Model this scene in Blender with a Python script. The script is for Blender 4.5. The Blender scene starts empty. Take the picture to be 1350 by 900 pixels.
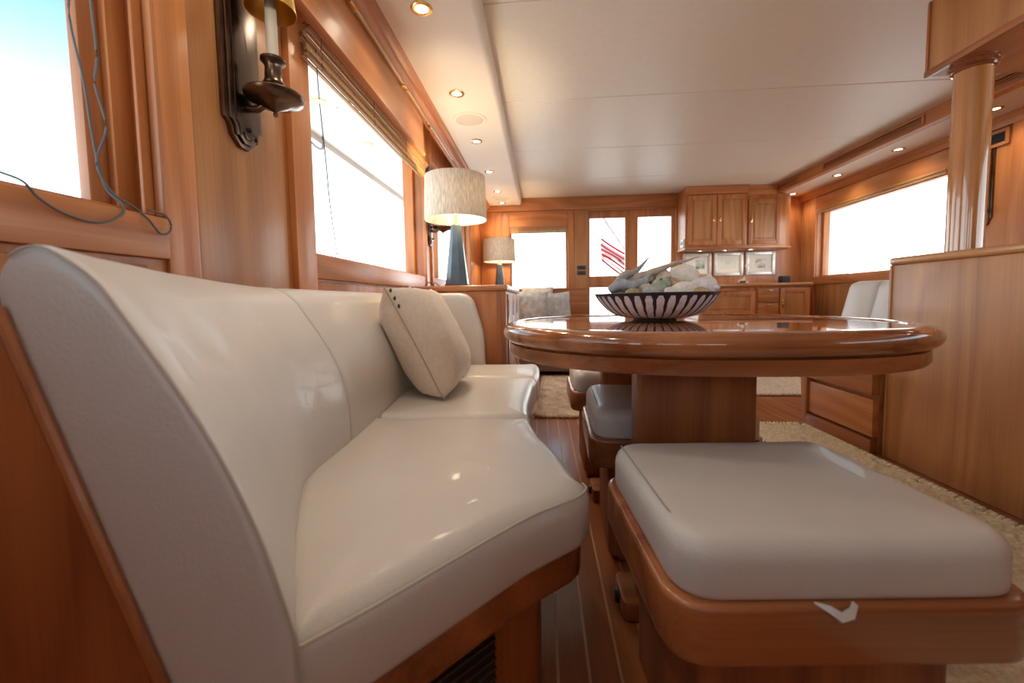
import bpy, bmesh, math, random
from mathutils import Vector, Matrix, noise
random.seed(7)
R = math.radians
S = bpy.context.scene
COL = S.collection

# ---------------------------------------------------------------- camera
F_PX = 540.0; PITCH = R(3.7); ROLL = R(0.9); YAW = R(4.2855); CAM = Vector((0, 0, 0.80))
fw = Vector((-math.sin(YAW)*math.cos(PITCH), math.cos(YAW)*math.cos(PITCH), -math.sin(PITCH)))
rt0 = Vector((math.cos(YAW), math.sin(YAW), 0)); up0 = rt0.cross(fw)
rt = rt0*math.cos(ROLL) - up0*math.sin(ROLL); up = up0*math.cos(ROLL) + rt0*math.sin(ROLL)
cd = bpy.data.cameras.new('camera'); cam = bpy.data.objects.new('camera', cd); COL.objects.link(cam)
m = Matrix((rt, up, -fw)).transposed().to_4x4(); m.translation = CAM; cam.matrix_world = m
cd.sensor_width = 36; cd.sensor_fit = 'HORIZONTAL'; cd.lens = F_PX/1350*36
cd.shift_y = -(450-430.55)/1350; cd.clip_start = 0.02; cd.clip_end = 200
cd.dof.use_dof = True; cd.dof.focus_distance = 1.45; cd.dof.aperture_fstop = 3.2
S.camera = cam

# ---------------------------------------------------------------- world, exposure
W = bpy.data.worlds.new('sky'); S.world = W; W.use_nodes = True
nt = W.node_tree; N = nt.nodes; L = nt.links; N.clear()
tc = N.new('ShaderNodeTexCoord'); sep = N.new('ShaderNodeSeparateXYZ'); L.new(tc.outputs['Generated'], sep.inputs[0])
ramp = N.new('ShaderNodeValToRGB'); L.new(sep.outputs['Z'], ramp.inputs[0])
ramp.color_ramp.elements[0].position = 0.0; ramp.color_ramp.elements[0].color = (.93, .97, 1, 1)
ramp.color_ramp.elements[1].position = .75; ramp.color_ramp.elements[1].color = (.16, .52, .92, 1)
e = ramp.color_ramp.elements.new(.22); e.color = (.80, .93, 1, 1)
e = ramp.color_ramp.elements.new(.48); e.color = (.32, .70, .97, 1)
sea = N.new('ShaderNodeMapRange'); L.new(sep.outputs['Z'], sea.inputs[0]); sea.inputs[1].default_value = -.10; sea.inputs[2].default_value = .0; sea.inputs[3].default_value = .40; sea.inputs[4].default_value = 1.0
one = N.new('ShaderNodeMath'); one.operation = 'SUBTRACT'; one.inputs[0].default_value = 1; one.use_clamp = True; L.new(sep.outputs['Z'], one.inputs[1])
pw = N.new('ShaderNodeMath'); pw.operation = 'POWER'; L.new(one.outputs[0], pw.inputs[0]); pw.inputs[1].default_value = 4.5
ml = N.new('ShaderNodeMath'); ml.operation = 'MULTIPLY_ADD'; L.new(pw.outputs[0], ml.inputs[0]); ml.inputs[1].default_value = 4.6; ml.inputs[2].default_value = .42
sm = N.new('ShaderNodeMath'); sm.operation = 'MULTIPLY'; L.new(ml.outputs[0], sm.inputs[0]); L.new(sea.outputs[0], sm.inputs[1])
bg = N.new('ShaderNodeBackground'); L.new(ramp.outputs[0], bg.inputs['Color']); L.new(sm.outputs[0], bg.inputs['Strength'])
wo = N.new('ShaderNodeOutputWorld'); L.new(bg.outputs[0], wo.inputs[0])
vs = S.view_settings; vs.view_transform = 'Standard'; vs.look = 'None'; vs.gamma = 1; vs.use_curve_mapping = False
vs.exposure = 0.90
S.cycles.max_bounces = 10; S.cycles.diffuse_bounces = 6; S.cycles.transparent_max_bounces = 16
S.cycles.sample_clamp_indirect = 6; S.cycles.caustics_reflective = False; S.cycles.caustics_refractive = False

# ---------------------------------------------------------------- materials
def newmat(name):
    m = bpy.data.materials.new(name); m.use_nodes = True
    return m, m.node_tree.nodes, m.node_tree.links, m.node_tree.nodes['Principled BSDF']
_M = {}
def plain(name, col, rough=.5, metal=0, coat=0, spec=.5, bump=0, bscale=60, var=0, vscale=8, sheen=0):
    if name in _M: return _M[name]
    m, N, L, p = newmat(name)
    p.inputs['Base Color'].default_value = (*col, 1); p.inputs['Roughness'].default_value = rough
    p.inputs['Metallic'].default_value = metal; p.inputs['Coat Weight'].default_value = coat
    p.inputs['Specular IOR Level'].default_value = spec; p.inputs['Sheen Weight'].default_value = sheen
    if bump or var:
        tc = N.new('ShaderNodeTexCoord')
    if var:
        n = N.new('ShaderNodeTexNoise'); n.inputs['Scale'].default_value = vscale; n.inputs['Detail'].default_value = 5
        L.new(tc.outputs['Object'], n.inputs['Vector'])
        r = N.new('ShaderNodeValToRGB'); L.new(n.outputs['Fac'], r.inputs[0])
        r.color_ramp.elements[0].position = .3; r.color_ramp.elements[1].position = .7
        r.color_ramp.elements[0].color = (*[c*(1-var) for c in col], 1); r.color_ramp.elements[1].color = (*[min(1, c*(1+var)) for c in col], 1)
        L.new(r.outputs[0], p.inputs['Base Color'])
    if bump:
        n2 = N.new('ShaderNodeTexNoise'); n2.inputs['Scale'].default_value = bscale; n2.inputs['Detail'].default_value = 4
        L.new(tc.outputs['Object'], n2.inputs['Vector'])
        b = N.new('ShaderNodeBump'); b.inputs['Strength'].default_value = bump; b.inputs['Distance'].default_value = .01
        L.new(n2.outputs['Fac'], b.inputs['Height']); L.new(b.outputs[0], p.inputs['Normal'])
    _M[name] = m; return m
WOODS = {'teak': ((.53, .205, .066), (.35, .112, .030)), 'cabinet': ((.50, .225, .080), (.33, .125, .038)),
         'table': ((.45, .155, .050), (.23, .065, .020)), 'dark': ((.29, .080, .026), (.15, .036, .012)),
         'floor': ((.42, .150, .050), (.25, .078, .026)), 'pale': ((.62, .38, .20), (.47, .26, .12))}
def wood(kind='teak', ax='z', rough=.42, coat=.10):
    k = 'wood_%s_%s_%g' % (kind, ax, rough)
    if k in _M: return _M[k]
    m, N, L, p = newmat(k)
    light, dark = WOODS[kind]
    tc = N.new('ShaderNodeTexCoord'); oi = N.new('ShaderNodeObjectInfo')
    off = N.new('ShaderNodeVectorMath'); off.operation = 'MULTIPLY_ADD'
    off.inputs[0].default_value = (7.3, 9.1, 5.7); L.new(oi.outputs['Random'], off.inputs[1]); L.new(tc.outputs['Object'], off.inputs[2])
    def mapped(along, across):
        mp = N.new('ShaderNodeMapping'); s = [across]*3; s['xyz'.index(ax)] = along
        mp.inputs['Scale'].default_value = s; L.new(off.outputs[0], mp.inputs['Vector']); return mp
    n1 = N.new('ShaderNodeTexNoise'); n1.inputs['Scale'].default_value = 1; n1.inputs['Detail'].default_value = 1.5
    L.new(mapped(.42, 3.2).outputs[0], n1.inputs['Vector'])
    mu = N.new('ShaderNodeMath'); mu.operation = 'MULTIPLY'; mu.inputs[1].default_value = 17; L.new(n1.outputs['Fac'], mu.inputs[0])
    pp = N.new('ShaderNodeMath'); pp.operation = 'PINGPONG'; pp.inputs[1].default_value = 1; L.new(mu.outputs[0], pp.inputs[0])
    n2 = N.new('ShaderNodeTexNoise'); n2.inputs['Scale'].default_value = 1; n2.inputs['Detail'].default_value = 6; n2.inputs['Roughness'].default_value = .65
    L.new(mapped(2.2, 130).outputs[0], n2.inputs['Vector'])
    n3 = N.new('ShaderNodeTexNoise'); n3.inputs['Scale'].default_value = 1; n3.inputs['Detail'].default_value = 2
    L.new(mapped(.7, 7).outputs[0], n3.inputs['Vector'])
    a = N.new('ShaderNodeMath'); a.operation = 'MULTIPLY_ADD'; L.new(pp.outputs[0], a.inputs[0]); a.inputs[1].default_value = .36
    b = N.new('ShaderNodeMath'); b.operation = 'MULTIPLY_ADD'; L.new(n2.outputs['Fac'], b.inputs[0]); b.inputs[1].default_value = .56
    c = N.new('ShaderNodeMath'); c.operation = 'MULTIPLY'; L.new(n3.outputs['Fac'], c.inputs[0]); c.inputs[1].default_value = .38
    L.new(c.outputs[0], b.inputs[2]); L.new(b.outputs[0], a.inputs[2])
    r = N.new('ShaderNodeValToRGB'); L.new(a.outputs[0], r.inputs[0])
    r.color_ramp.elements[0].position = .38; r.color_ramp.elements[0].color = (*dark, 1)
    r.color_ramp.elements[1].position = .86; r.color_ramp.elements[1].color = (*light, 1)
    hs = N.new('ShaderNodeHueSaturation'); L.new(r.outputs[0], hs.inputs['Color'])
    vr = N.new('ShaderNodeMapRange'); L.new(oi.outputs['Random'], vr.inputs[0]); vr.inputs[3].default_value = .90; vr.inputs[4].default_value = 1.12
    L.new(vr.outputs[0], hs.inputs['Value']); L.new(hs.outputs[0], p.inputs['Base Color'])
    p.inputs['Roughness'].default_value = rough; p.inputs['Coat Weight'].default_value = coat; p.inputs['Coat Roughness'].default_value = .12 if rough > .2 else .02
    bp = N.new('ShaderNodeBump'); bp.inputs['Strength'].default_value = .06; bp.inputs['Distance'].default_value = .002
    L.new(n2.outputs['Fac'], bp.inputs['Height']); L.new(bp.outputs[0], p.inputs['Normal'])
    _M[k] = m; return m
def emit(name, col, s):
    if name in _M: return _M[name]
    m, N, L, p = newmat(name); p.inputs['Base Color'].default_value = (*col, 1)
    p.inputs['Emission Color'].default_value = (*col, 1); p.inputs['Emission Strength'].default_value = s
    _M[name] = m; return m
def glass_mat():
    m = bpy.data.materials.new('window_glass'); m.use_nodes = True; N = m.node_tree.nodes; L = m.node_tree.links; N.clear()
    t = N.new('ShaderNodeBsdfTransparent'); t.inputs[0].default_value = (.97, .985, .98, 1)
    g = N.new('ShaderNodeBsdfGlossy'); g.inputs['Roughness'].default_value = .02
    lw = N.new('ShaderNodeLayerWeight'); lw.inputs['Blend'].default_value = .5
    pw = N.new('ShaderNodeMath'); pw.operation = 'POWER'; L.new(lw.outputs['Facing'], pw.inputs[0]); pw.inputs[1].default_value = 7
    f = N.new('ShaderNodeMath'); f.operation = 'MULTIPLY_ADD'; L.new(pw.outputs[0], f.inputs[0]); f.inputs[1].default_value = .30; f.inputs[2].default_value = .025
    mx = N.new('ShaderNodeMixShader'); L.new(f.outputs[0], mx.inputs[0]); L.new(t.outputs[0], mx.inputs[1]); L.new(g.outputs[0], mx.inputs[2])
    o = N.new('ShaderNodeOutputMaterial'); L.new(mx.outputs[0], o.inputs[0]); return m
GLASS = glass_mat()
def shade_mat():
    m = bpy.data.materials.new('linen_lampshade'); m.use_nodes = True; N = m.node_tree.nodes; L = m.node_tree.links; N.clear()
    tc = N.new('ShaderNodeTexCoord'); mp = N.new('ShaderNodeMapping'); mp.inputs['Scale'].default_value = (190, 190, 22); L.new(tc.outputs['Object'], mp.inputs[0])
    n = N.new('ShaderNodeTexNoise'); n.inputs['Scale'].default_value = 1; n.inputs['Detail'].default_value = 3; L.new(mp.outputs[0], n.inputs[0])
    r = N.new('ShaderNodeValToRGB'); L.new(n.outputs['Fac'], r.inputs[0])
    r.color_ramp.elements[0].color = (.42, .36, .29, 1); r.color_ramp.elements[1].color = (.70, .63, .54, 1)
    r.color_ramp.elements[0].position = .3; r.color_ramp.elements[1].position = .7
    d = N.new('ShaderNodeBsdfDiffuse'); L.new(r.outputs[0], d.inputs[0]); t = N.new('ShaderNodeBsdfTranslucent'); L.new(r.outputs[0], t.inputs[0])
    mx = N.new('ShaderNodeMixShader'); mx.inputs[0].default_value = .22; L.new(d.outputs[0], mx.inputs[1]); L.new(t.outputs[0], mx.inputs[2])
    o = N.new('ShaderNodeOutputMaterial'); L.new(mx.outputs[0], o.inputs[0]); return m
LEATHER = plain('cream_leather', (.69, .65, .61), .40, coat=.10, bump=.10, bscale=220, var=.035, vscale=5)
LEATHER_G = LEATHER
PIPING = plain('leather_piping', (.56, .50, .44), .5)
VINYL = plain('cream_ceiling_vinyl', (.82, .76, .64), .42, bump=.08, bscale=240, var=.02, vscale=30)
SOFFIT = plain('cream_soffit_vinyl', (.80, .715, .605), .45, bump=.06, bscale=260)
BLACK = plain('black_plastic', (.012, .012, .013), .45)
BRONZE = plain('aged_bronze', (.16, .105, .075), .28, metal=1, var=.25, vscale=25)
BRASS = plain('polished_brass', (.75, .48, .18), .22, metal=1)
CHROME = plain('chrome', (.75, .75, .76), .15, metal=1)
GOLD = plain('gold_shade', (.85, .55, .16), .30, metal=1)
WHITE = plain('white_gelcoat', (.80, .79, .75), .35)
CREAMG = plain('cream_gelcoat', (.74, .70, .60), .4)
LINEN = plain('sand_linen', (.74, .62, .51), .9, bump=.22, bscale=150, var=.05, vscale=60, sheen=.3)
GREYP = plain('patterned_grey_fabric', (.56, .54, .52), .9, bump=.2, bscale=120, var=.28, vscale=16)
TAUPE = plain('taupe_fabric', (.24, .185, .145), .9, bump=.2, bscale=160, var=.1, vscale=40)
TAN = plain('tan_leather', (.52, .37, .25), .5)

# ---------------------------------------------------------------- mesh helpers
def B(): return bmesh.new()
def box(bm, x0, x1, y0, y1, z0, z1, bev=0, seg=2):
    t = bmesh.new(); bmesh.ops.create_cube(t, size=1)
    for v in t.verts: v.co = Vector((x0+(v.co.x+.5)*(x1-x0), y0+(v.co.y+.5)*(y1-y0), z0+(v.co.z+.5)*(z1-z0)))
    if bev: bmesh.ops.bevel(t, geom=t.edges[:], offset=bev, segments=seg, profile=.6, affect='EDGES')
    merge(bm, t); return bm
def merge(bm, t):
    me = bpy.data.meshes.new('tmp'); t.to_mesh(me); t.free(); bm.from_mesh(me); bpy.data.meshes.remove(me)
def prism(bm, pts, a0, a1, axis='z', bev=0, seg=2):
    """extrude closed 2D polygon: axis z -> (x,y); axis y -> (x,z); axis x -> (y,z)"""
    t = bmesh.new()
    def P(p, a): return {'z': (p[0], p[1], a), 'y': (p[0], a, p[1]), 'x': (a, p[0], p[1])}[axis]
    lo = [t.verts.new(P(p, a0)) for p in pts]; hi = [t.verts.new(P(p, a1)) for p in pts]
    n = len(pts); f1 = t.faces.new(lo); f2 = t.faces.new(hi)
    for i in range(n): t.faces.new((lo[i], lo[(i+1) % n], hi[(i+1) % n], hi[i]))
    bmesh.ops.recalc_face_normals(t, faces=t.faces[:])
    if bev: bmesh.ops.bevel(t, geom=[e for f in (f1, f2) for e in f.edges], offset=bev, segments=seg, profile=.6, affect='EDGES')
    merge(bm, t); return bm
def lathe(bm, prof, c=(0, 0, 0), n=32, axis='z', cap=True):
    rings = []
    for r, h in prof:
        ring = []
        for i in range(n):
            a = 2*math.pi*i/n; u, v = r*math.cos(a), r*math.sin(a)
            p = {'z': (u, v, h), 'y': (u, h, v), 'x': (h, u, v)}[axis]
            ring.append(bm.verts.new((p[0]+c[0], p[1]+c[1], p[2]+c[2])))
        rings.append(ring)
    fs = []
    for a, b in zip(rings, rings[1:]):
        for i in range(n): fs.append(bm.faces.new((a[i], a[(i+1) % n], b[(i+1) % n], b[i])))
    if cap:
        for rg, (r, h) in ((rings[0], prof[0]), (rings[-1], prof[-1])):
            if r > 1e-5: fs.append(bm.faces.new(rg))
    bmesh.ops.remove_doubles(bm, verts=[v for rg in rings for v in rg], dist=1e-6)
    bmesh.ops.recalc_face_normals(bm, faces=[f for f in fs if f.is_valid]); return bm
def tube(bm, pts, r, n=8, close=False):
    pts = [Vector(p) for p in pts]; rings = []; k = len(pts)
    for i, p in enumerate(pts):
        if close: d = pts[(i+1) % k]-pts[i-1]
        else: d = pts[min(i+1, k-1)]-pts[max(i-1, 0)]
        d.normalize(); a = d.cross(Vector((0, 0, 1)))
        if a.length < 1e-3: a = d.cross(Vector((1, 0, 0)))
        a.normalize(); b = d.cross(a); rr = r[i] if isinstance(r, (list, tuple)) else r
        rings.append([bm.verts.new(p+a*rr*math.cos(2*math.pi*j/n)+b*rr*math.sin(2*math.pi*j/n)) for j in range(n)])
    prs = list(zip(rings, rings[1:])) + ([(rings[-1], rings[0])] if close else [])
    for a, b in prs:
        for j in range(n): bm.faces.new((a[j], a[(j+1) % n], b[(j+1) % n], b[j]))
    if not close: bm.faces.new(rings[0][::-1]); bm.faces.new(rings[-1])
    return bm
def loft(bm, secs, cap=True, close=True):
    rs = [[bm.verts.new(p) for p in s] for s in secs]; n = len(secs[0])
    for a, b in zip(rs, rs[1:]):
        for j in range(n if close else n-1): bm.faces.new((a[j], a[(j+1) % n], b[(j+1) % n], b[j]))
    if cap:
        for rg in (rs[0], rs[-1]):
            c = bm.verts.new(sum((v.co for v in rg), Vector())/n)
            for j in range(n): bm.faces.new((rg[j], rg[(j+1) % n], c))
    bmesh.ops.recalc_face_normals(bm, faces=bm.faces[:]); return bm
def round_poly(pts, rad, seg=6):
    out = []; n = len(pts)
    for i in range(n):
        p = Vector(pts[i]); a = Vector(pts[i-1])-p; b = Vector(pts[(i+1) % n])-p
        r = rad[i] if isinstance(rad, (list, tuple)) else rad
        if r <= 0: out.append(tuple(p)); continue
        ang = a.angle(b); d = min(r/math.tan(ang/2), a.length*.48, b.length*.48)
        p1 = p+a.normalized()*d; p2 = p+b.normalized()*d
        for k in range(seg+1):
            t = k/seg; q = p1*(1-t)**2+p*2*t*(1-t)+p2*t*t; out.append(tuple(q))
    return out
def resample(pts, n):
    P = [Vector(p) for p in pts]; P.append(P[0]); d = [0]
    for a, b in zip(P, P[1:]): d.append(d[-1]+(b-a).length)
    out = []; j = 0
    for i in range(n):
        s = d[-1]*i/n
        while d[j+1] < s: j += 1
        t = (s-d[j])/max(d[j+1]-d[j], 1e-9); out.append(P[j].lerp(P[j+1], t))
    return out
def normals2(P):
    n = len(P); out = []
    for i in range(n):
        d = P[(i+1) % n]-P[i-1]; out.append(Vector((d.y, -d.x)).normalized())
    ar = sum(P[i].x*P[(i+1) % n].y-P[(i+1) % n].x*P[i].y for i in range(n))
    return out if ar > 0 else [-v for v in out]
def cushion(outline, z0, z1, rt_=.035, rb=.015, crown=.012, n=110, fn=None):
    """upholstered slab on a plan outline; fn(x,y,z)->z adjusts the top"""
    P = resample(outline, n); c = sum(P, Vector((0, 0)))/n; Nr = normals2(P); Nn = []
    for p, q in zip(P, Nr):
        d = (p-c); k = 1/max(d.normalized().dot(q), .45); Nn.append(d.normalized()*k)
    rings = []
    for k in range(4):
        a = k/3*math.pi/2; rings.append(([p-q*rb*(1-math.sin(a)) for p, q in zip(P, Nn)], z0+rb*(1-math.cos(a))))
    for k in range(7):
        a = k/6*math.pi/2; rings.append(([p-q*rt_*(1-math.cos(a)) for p, q in zip(P, Nn)], z1-rt_*(1-math.sin(a))))
    last = rings[-1][0]
    for s in (.93, .85, .7, .5, .3, .12): rings.append(([c+(p-c)*s for p in last], z1+crown*(1-s*s)))
    bm = bmesh.new(); rs = []
    for ps, z in rings: rs.append([bm.verts.new((p.x, p.y, fn(p.x, p.y, z) if fn else z)) for p in ps])
    for a, b in zip(rs, rs[1:]):
        for j in range(n): bm.faces.new((a[j], a[(j+1) % n], b[(j+1) % n], b[j]))
    bm.faces.new(rs[-1]); bm.faces.new(rs[0][::-1])
    bmesh.ops.recalc_face_normals(bm, faces=bm.faces[:]); return bm
def seam(outline, z, off, r=.0022, n=110, a=0, b=1):
    P = resample(outline, n); Nn = normals2(P); pts = [(p.x-q.x*off, p.y-q.y*off, z) for p, q in zip(P, Nn)]
    bm = bmesh.new()
    if a == 0 and b == 1: tube(bm, pts, r, 6, True)
    else:
        i0, i1 = int(a*n), int(b*n); tube(bm, [pts[i % n] for i in range(i0, i1)], r, 6)
    return bm
def smooth(pts, k=5):
    P = [Vector(p) for p in pts]; P = [P[0]*2-P[1]]+P+[P[-1]*2-P[-2]]; out = []
    for i in range(1, len(P)-2):
        for j in range(k):
            t = j/k; a, b, c, d = P[i-1:i+3]
            out.append(.5*((2*b)+(c-a)*t+(2*a-5*b+4*c-d)*t*t+(3*b-a-3*c+d)*t**3))
    return out+[P[-2]]
ORG = {}
def O(name, bm, mat, parent=None, sharp=.7):
    if bm.faces:
        bm.normal_update()
        for f in bm.faces: f.smooth = True
        for e in bm.edges:
            if len(e.link_faces) == 2 and e.calc_face_angle(0) > sharp: e.smooth = False
    org = ORG.get(parent.name, Vector()) if parent else Vector()
    if parent: bmesh.ops.translate(bm, verts=bm.verts[:], vec=-org)
    me = bpy.data.meshes.new(name); bm.to_mesh(me); bm.free(); me.materials.append(mat)
    o = bpy.data.objects.new(name, me); COL.objects.link(o)
    if parent: o.parent = parent
    ORG[o.name] = org
    return o
def rebase(o, loc):
    """put a one-mesh thing's origin at its base"""
    o.data.transform(Matrix.Translation(-Vector(loc))); o.location = loc; ORG[o.name] = Vector(loc); return o
def tag(o, label, cat, group=None, kind=None):
    o['label'] = label; o['category'] = cat
    if group: o['group'] = group
    if kind: o['kind'] = kind
    return o
def thing(name, label, cat, loc=(0, 0, 0), group=None, kind=None):
    o = bpy.data.objects.new(name, None); COL.objects.link(o); o.location = loc; o.empty_display_size = .05
    ORG[o.name] = Vector(loc); return tag(o, label, cat, group, kind)
def dup(root, loc, rz=None, label=None):
    def cp(o, par):
        c = o.copy(); COL.objects.link(c)
        if par: c.parent = par
        for ch in o.children: cp(ch, c)
        return c
    c = cp(root, None); c.location = loc
    if rz is not None: c.rotation_euler.z = rz
    if label: c['label'] = label
    return c
def light(name, kind, loc, energy, col, parent=None, **kw):
    l = bpy.data.lights.new(name, kind); l.energy = energy; l.color = col
    for k, v in kw.items(): setattr(l, k, v)
    o = bpy.data.objects.new(name, l); COL.objects.link(o)
    if parent: o.parent = parent; o.location = Vector(loc)-ORG.get(parent.name, Vector())
    else: o.location = loc
    return o

XL, XR, YF, YA, ZC = -.78, 3.10, -2.2, 5.20, 2.06
# ================================================================ SETTING
# ---- floor of narrow teak planks with pale inlay strips
fl = O('floor', box(B(), XL-.2, XR+.2, YF, YA+.1, -.06, -.0012), wood('pale', 'y', .4)); tag(fl, 'teak yacht saloon floor laid in narrow planks with pale strips', 'floor', kind='structure')
PW = .067
x = XL+.004; i = 0
while x < XR:
    x1 = min(x+PW-.0062, XR)
    cut = YF+1.2+((i*1.37) % 4.5)
    for (a, b) in ((YF, cut-.001), (cut+.001, YA)):
        O('plank', box(B(), x, x1, a, b, -.012, 0), wood('floor', 'y', .28, .35), fl)
    x += PW; i += 1
# ---- ceiling panels
ce = O('ceiling', box(B(), XL, XR, YF, YA, ZC+.02, ZC+.08), VINYL); tag(ce, 'flat cream upholstered ceiling in wide panels with thin dark seams', 'ceiling', kind='structure')
ys = [YF, -1.66, -.79, .08, .95, 1.82, 2.69, 3.56, 4.43, YA]
for a, b in zip(ys, ys[1:]):
    O('ceiling_panel', box(B(), XL+.3, 2.66, a+.002, b-.002, ZC, ZC+.02, .003, 1), VINYL, ce)
# ---- lowered left soffit with rounded edge
pr_ = [(-.640, 1.972)] + [(-.275+.035*math.sin(t*math.pi/2/6), 2.007-.035*math.cos(t*math.pi/2/6)) for t in range(7)] + [(-.24, ZC+.001), (-.640, ZC+.001)]
so = O('trim_1', prism(B(), pr_, YF, YA-.05, 'y', .01), SOFFIT); tag(so, 'lowered cream soffit with rounded edge over the settee windows', 'soffit', kind='structure')
# crown moulding along left wall/soffit
cm = O('trim_2', prism(B(), [(-.715, 1.895), (-.700, 1.895), (-.694, 1.918), (-.676, 1.930), (-.668, 1.950), (-.645, 1.957), (-.634, 1.971), (-.634, ZC), (-.715, ZC)], YF, YA, 'y'), wood('teak', 'y')); tag(cm, 'stepped teak crown moulding beside the cream left soffit', 'moulding', kind='structure')
O('cornice_backing', box(B(), XL, -.715, YF, YA, 1.97, ZC), wood('teak', 'y'), cm)
# ---- right beam + soffit
VT = ((1.7, 2.75), (3.15, 4.15), (4.55, 5.0)); bm = B()
box(bm, 2.66, 2.72, YF, YA, 1.962, 1.985); box(bm, 2.66, 2.72, YF, YA, 2.035, ZC+.01)
for a, b in zip([YF]+[v[1] for v in VT], [v[0] for v in VT]+[YA]): box(bm, 2.66, 2.72, a, b, 1.985, 2.035)
rb = O('trim_3', bm, wood('teak', 'y')); tag(rb, 'long teak ceiling beam with slotted air vents', 'beam', kind='structure')
for (a, b) in VT:
    f = B(); box(f, 2.652, 2.662, a-.02, b+.02, 2.033, 2.041); box(f, 2.652, 2.662, a-.02, b+.02, 1.979, 1.987); box(f, 2.652, 2.662, a-.02, a, 1.987, 2.033); box(f, 2.652, 2.662, b, b+.02, 1.987, 2.033)
    v = O('vent_frame', f, wood('teak', 'y'), rb)
    for k in range(3): O('slat', box(B(), 2.660, 2.676, a, b, 1.9945+.0125*k, 1.9985+.0125*k), wood('teak', 'y'), v)
rs_ = O('trim_4', box(B(), 2.72, XR, YF, YA, 1.975, ZC), SOFFIT); tag(rs_, 'narrow cream soffit with round lamps above the right windows', 'soffit', kind='structure')
O('edge_moulding', prism(B(), [(XR, 1.90), (XR-.03, 1.90), (XR-.035, 1.93), (XR-.05, 1.945), (XR-.05, 1.974), (XR, 1.974)], YF, YA, 'y'), wood('teak', 'y'), rs_)

# ---- walls with openings.  wall in plane: 'x' wall -> coords (y,z)
def wall(name, label, axis, pos, thick, a0, a1, openings, mat):
    """openings: list of (u0,u1,z0,z1)"""
    bm = B(); us = sorted(openings)
    def bb(u0, u1, z0, z1):
        if u1-u0 < 1e-4 or z1-z0 < 1e-4: return
        if axis == 'x': box(bm, min(pos, pos+thick), max(pos, pos+thick), u0, u1, z0, z1)
        else: box(bm, u0, u1, min(pos, pos+thick), max(pos, pos+thick), z0, z1)
    u = a0
    for (u0, u1, z0, z1) in us:
        bb(u, u0, 0, ZC); bb(u0, u1, 0, z0); bb(u0, u1, z1, ZC); u = u1
    bb(u, a1, 0, ZC)
    o = O(name, bm, mat); return tag(o, label, 'wall', kind='structure')
def window(name, label, axis, pos, sgn, u0, u1, z0, z1, fr=.035, dep=.10, mull=(), mat=None, sash='z', catmat=None):
    """frame sits in the wall opening; sgn = outward direction of the wall"""
    mat = mat or wood('teak', 'z')
    def bx(bm, d0, d1, a0, a1, b0, b1, bev=0):
        p, q = sorted((pos+sgn*d0, pos+sgn*d1))
        return box(bm, p, q, a0, a1, b0, b1, bev) if axis == 'x' else box(bm, a0, a1, p, q, b0, b1, bev)
    f = B()
    bx(f, .05, dep, u0, u0+fr, z0, z1, .004); bx(f, .05, dep, u1-fr, u1, z0, z1, .004); bx(f, .05, dep, u0+fr, u1-fr, z0, z0+fr*.6, .004); bx(f, .05, dep, u0+fr, u1-fr, z1-fr, z1, .004)
    o = O(name, f, mat); tag(o, label, 'window', kind='structure')
    es = [u0+fr]+[x for m_ in mull for x in (m_-.02, m_+.02)]+[u1-fr]
    for a, b in zip(es[::2], es[1::2]): O('pane', bx(B(), .072, .078, a, b, z0+fr*.6, z1-fr), GLASS, o)
    for m_ in mull: O('mullion', bx(B(), .04, dep, m_-.02, m_+.02, z0+fr*.6, z1-fr, .004), mat, o)
    return o
W1 = (-.75, .80, .98, 1.86); W2 = (1.345, 2.68, .968, 1.80); W3 = (2.86, 4.45, .968, 1.80); W0 = (-2.0, -.95, .98, 1.86)
wl = wall('wall_left', 'teak panelled left cabin wall with wide windows above the settee', 'x', XL, -.12, YF, YA, [W0, W1, W2, W3], wood('teak', 'z'))
def lb(name, y0, y1, z0, z1, d=.012, ax='z', bev=.003, kind='teak', rough=.33): return O(name, box(B(), XL, XL+d, y0, y1, z0, z1, bev), wood(kind, ax, rough), wl)
lb('stile', .803, .883, .05, 1.97, .010); lb('panel', .886, 1.215, .05, 1.97, .006, kind='cabinet')
lb('stile', 1.238, 1.345, .05, 1.97, .022); lb('sill_rail', -2.0, .800, .895, .978, .016, 'y')
lb('lower_panel', -.9, .76, .30, .88, .004); lb('sill_rail', 1.345, 2.68, .885, .966, .016, 'y'); lb('lower_panel', 1.345, 2.68, .3, .875, .005)
lb('stile', 2.68, 2.72, .05, 1.97, .022); lb('panel', 2.735, 2.83, .05, 1.97, .008); lb('stile', 2.83, 2.86, .9, 1.97, .02); lb('sill_rail', 2.86, 4.45, .885, .966, .016, 'y')
lb('panel', 4.46, 5.19, .05, 1.97, .008)
O('edge_strip', box(B(), XL-.006, XL+.012, .7945, .8045, .982, 1.86, .002), wood('teak', 'z'), wl)
window('window_1', 'near left window with brown frame and dangling blind cords', 'x', XL, -1, *W1, fr=.03, dep=.115)
window('window_2', 'left window behind the settee with bamboo blind above', 'x', XL, -1, *W2, fr=.03, dep=.115)
window('window_3', 'left window behind the table lamp with a narrow post', 'x', XL, -1, *W3, fr=.03, dep=.115, mull=(3.22,))
window('window_4', 'forward left window behind the end of the settee', 'x', XL, -1, *W0, fr=.03, dep=.115)
# inner sash of window 1: pinkish stop beads seen in the reveal
s1 = bpy.data.objects['window_1']
O('sash_stile', box(B(), -.872, -.850, .728, .799, .985, 1.85, .004), wood('teak', 'z'), s1); O('stop_bead', box(B(), -.850, -.832, .765, .799, .985, 1.85, .004), wood('teak', 'z'), s1)
O('channel_guide', box(B(), -.832, -.827, .760, .7985, .985, 1.85), wood('teak', 'z'), s1); O('channel_guide', box(B(), -.796, -.790, .776, .7985, .985, 1.85), wood('teak', 'z'), s1)
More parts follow.
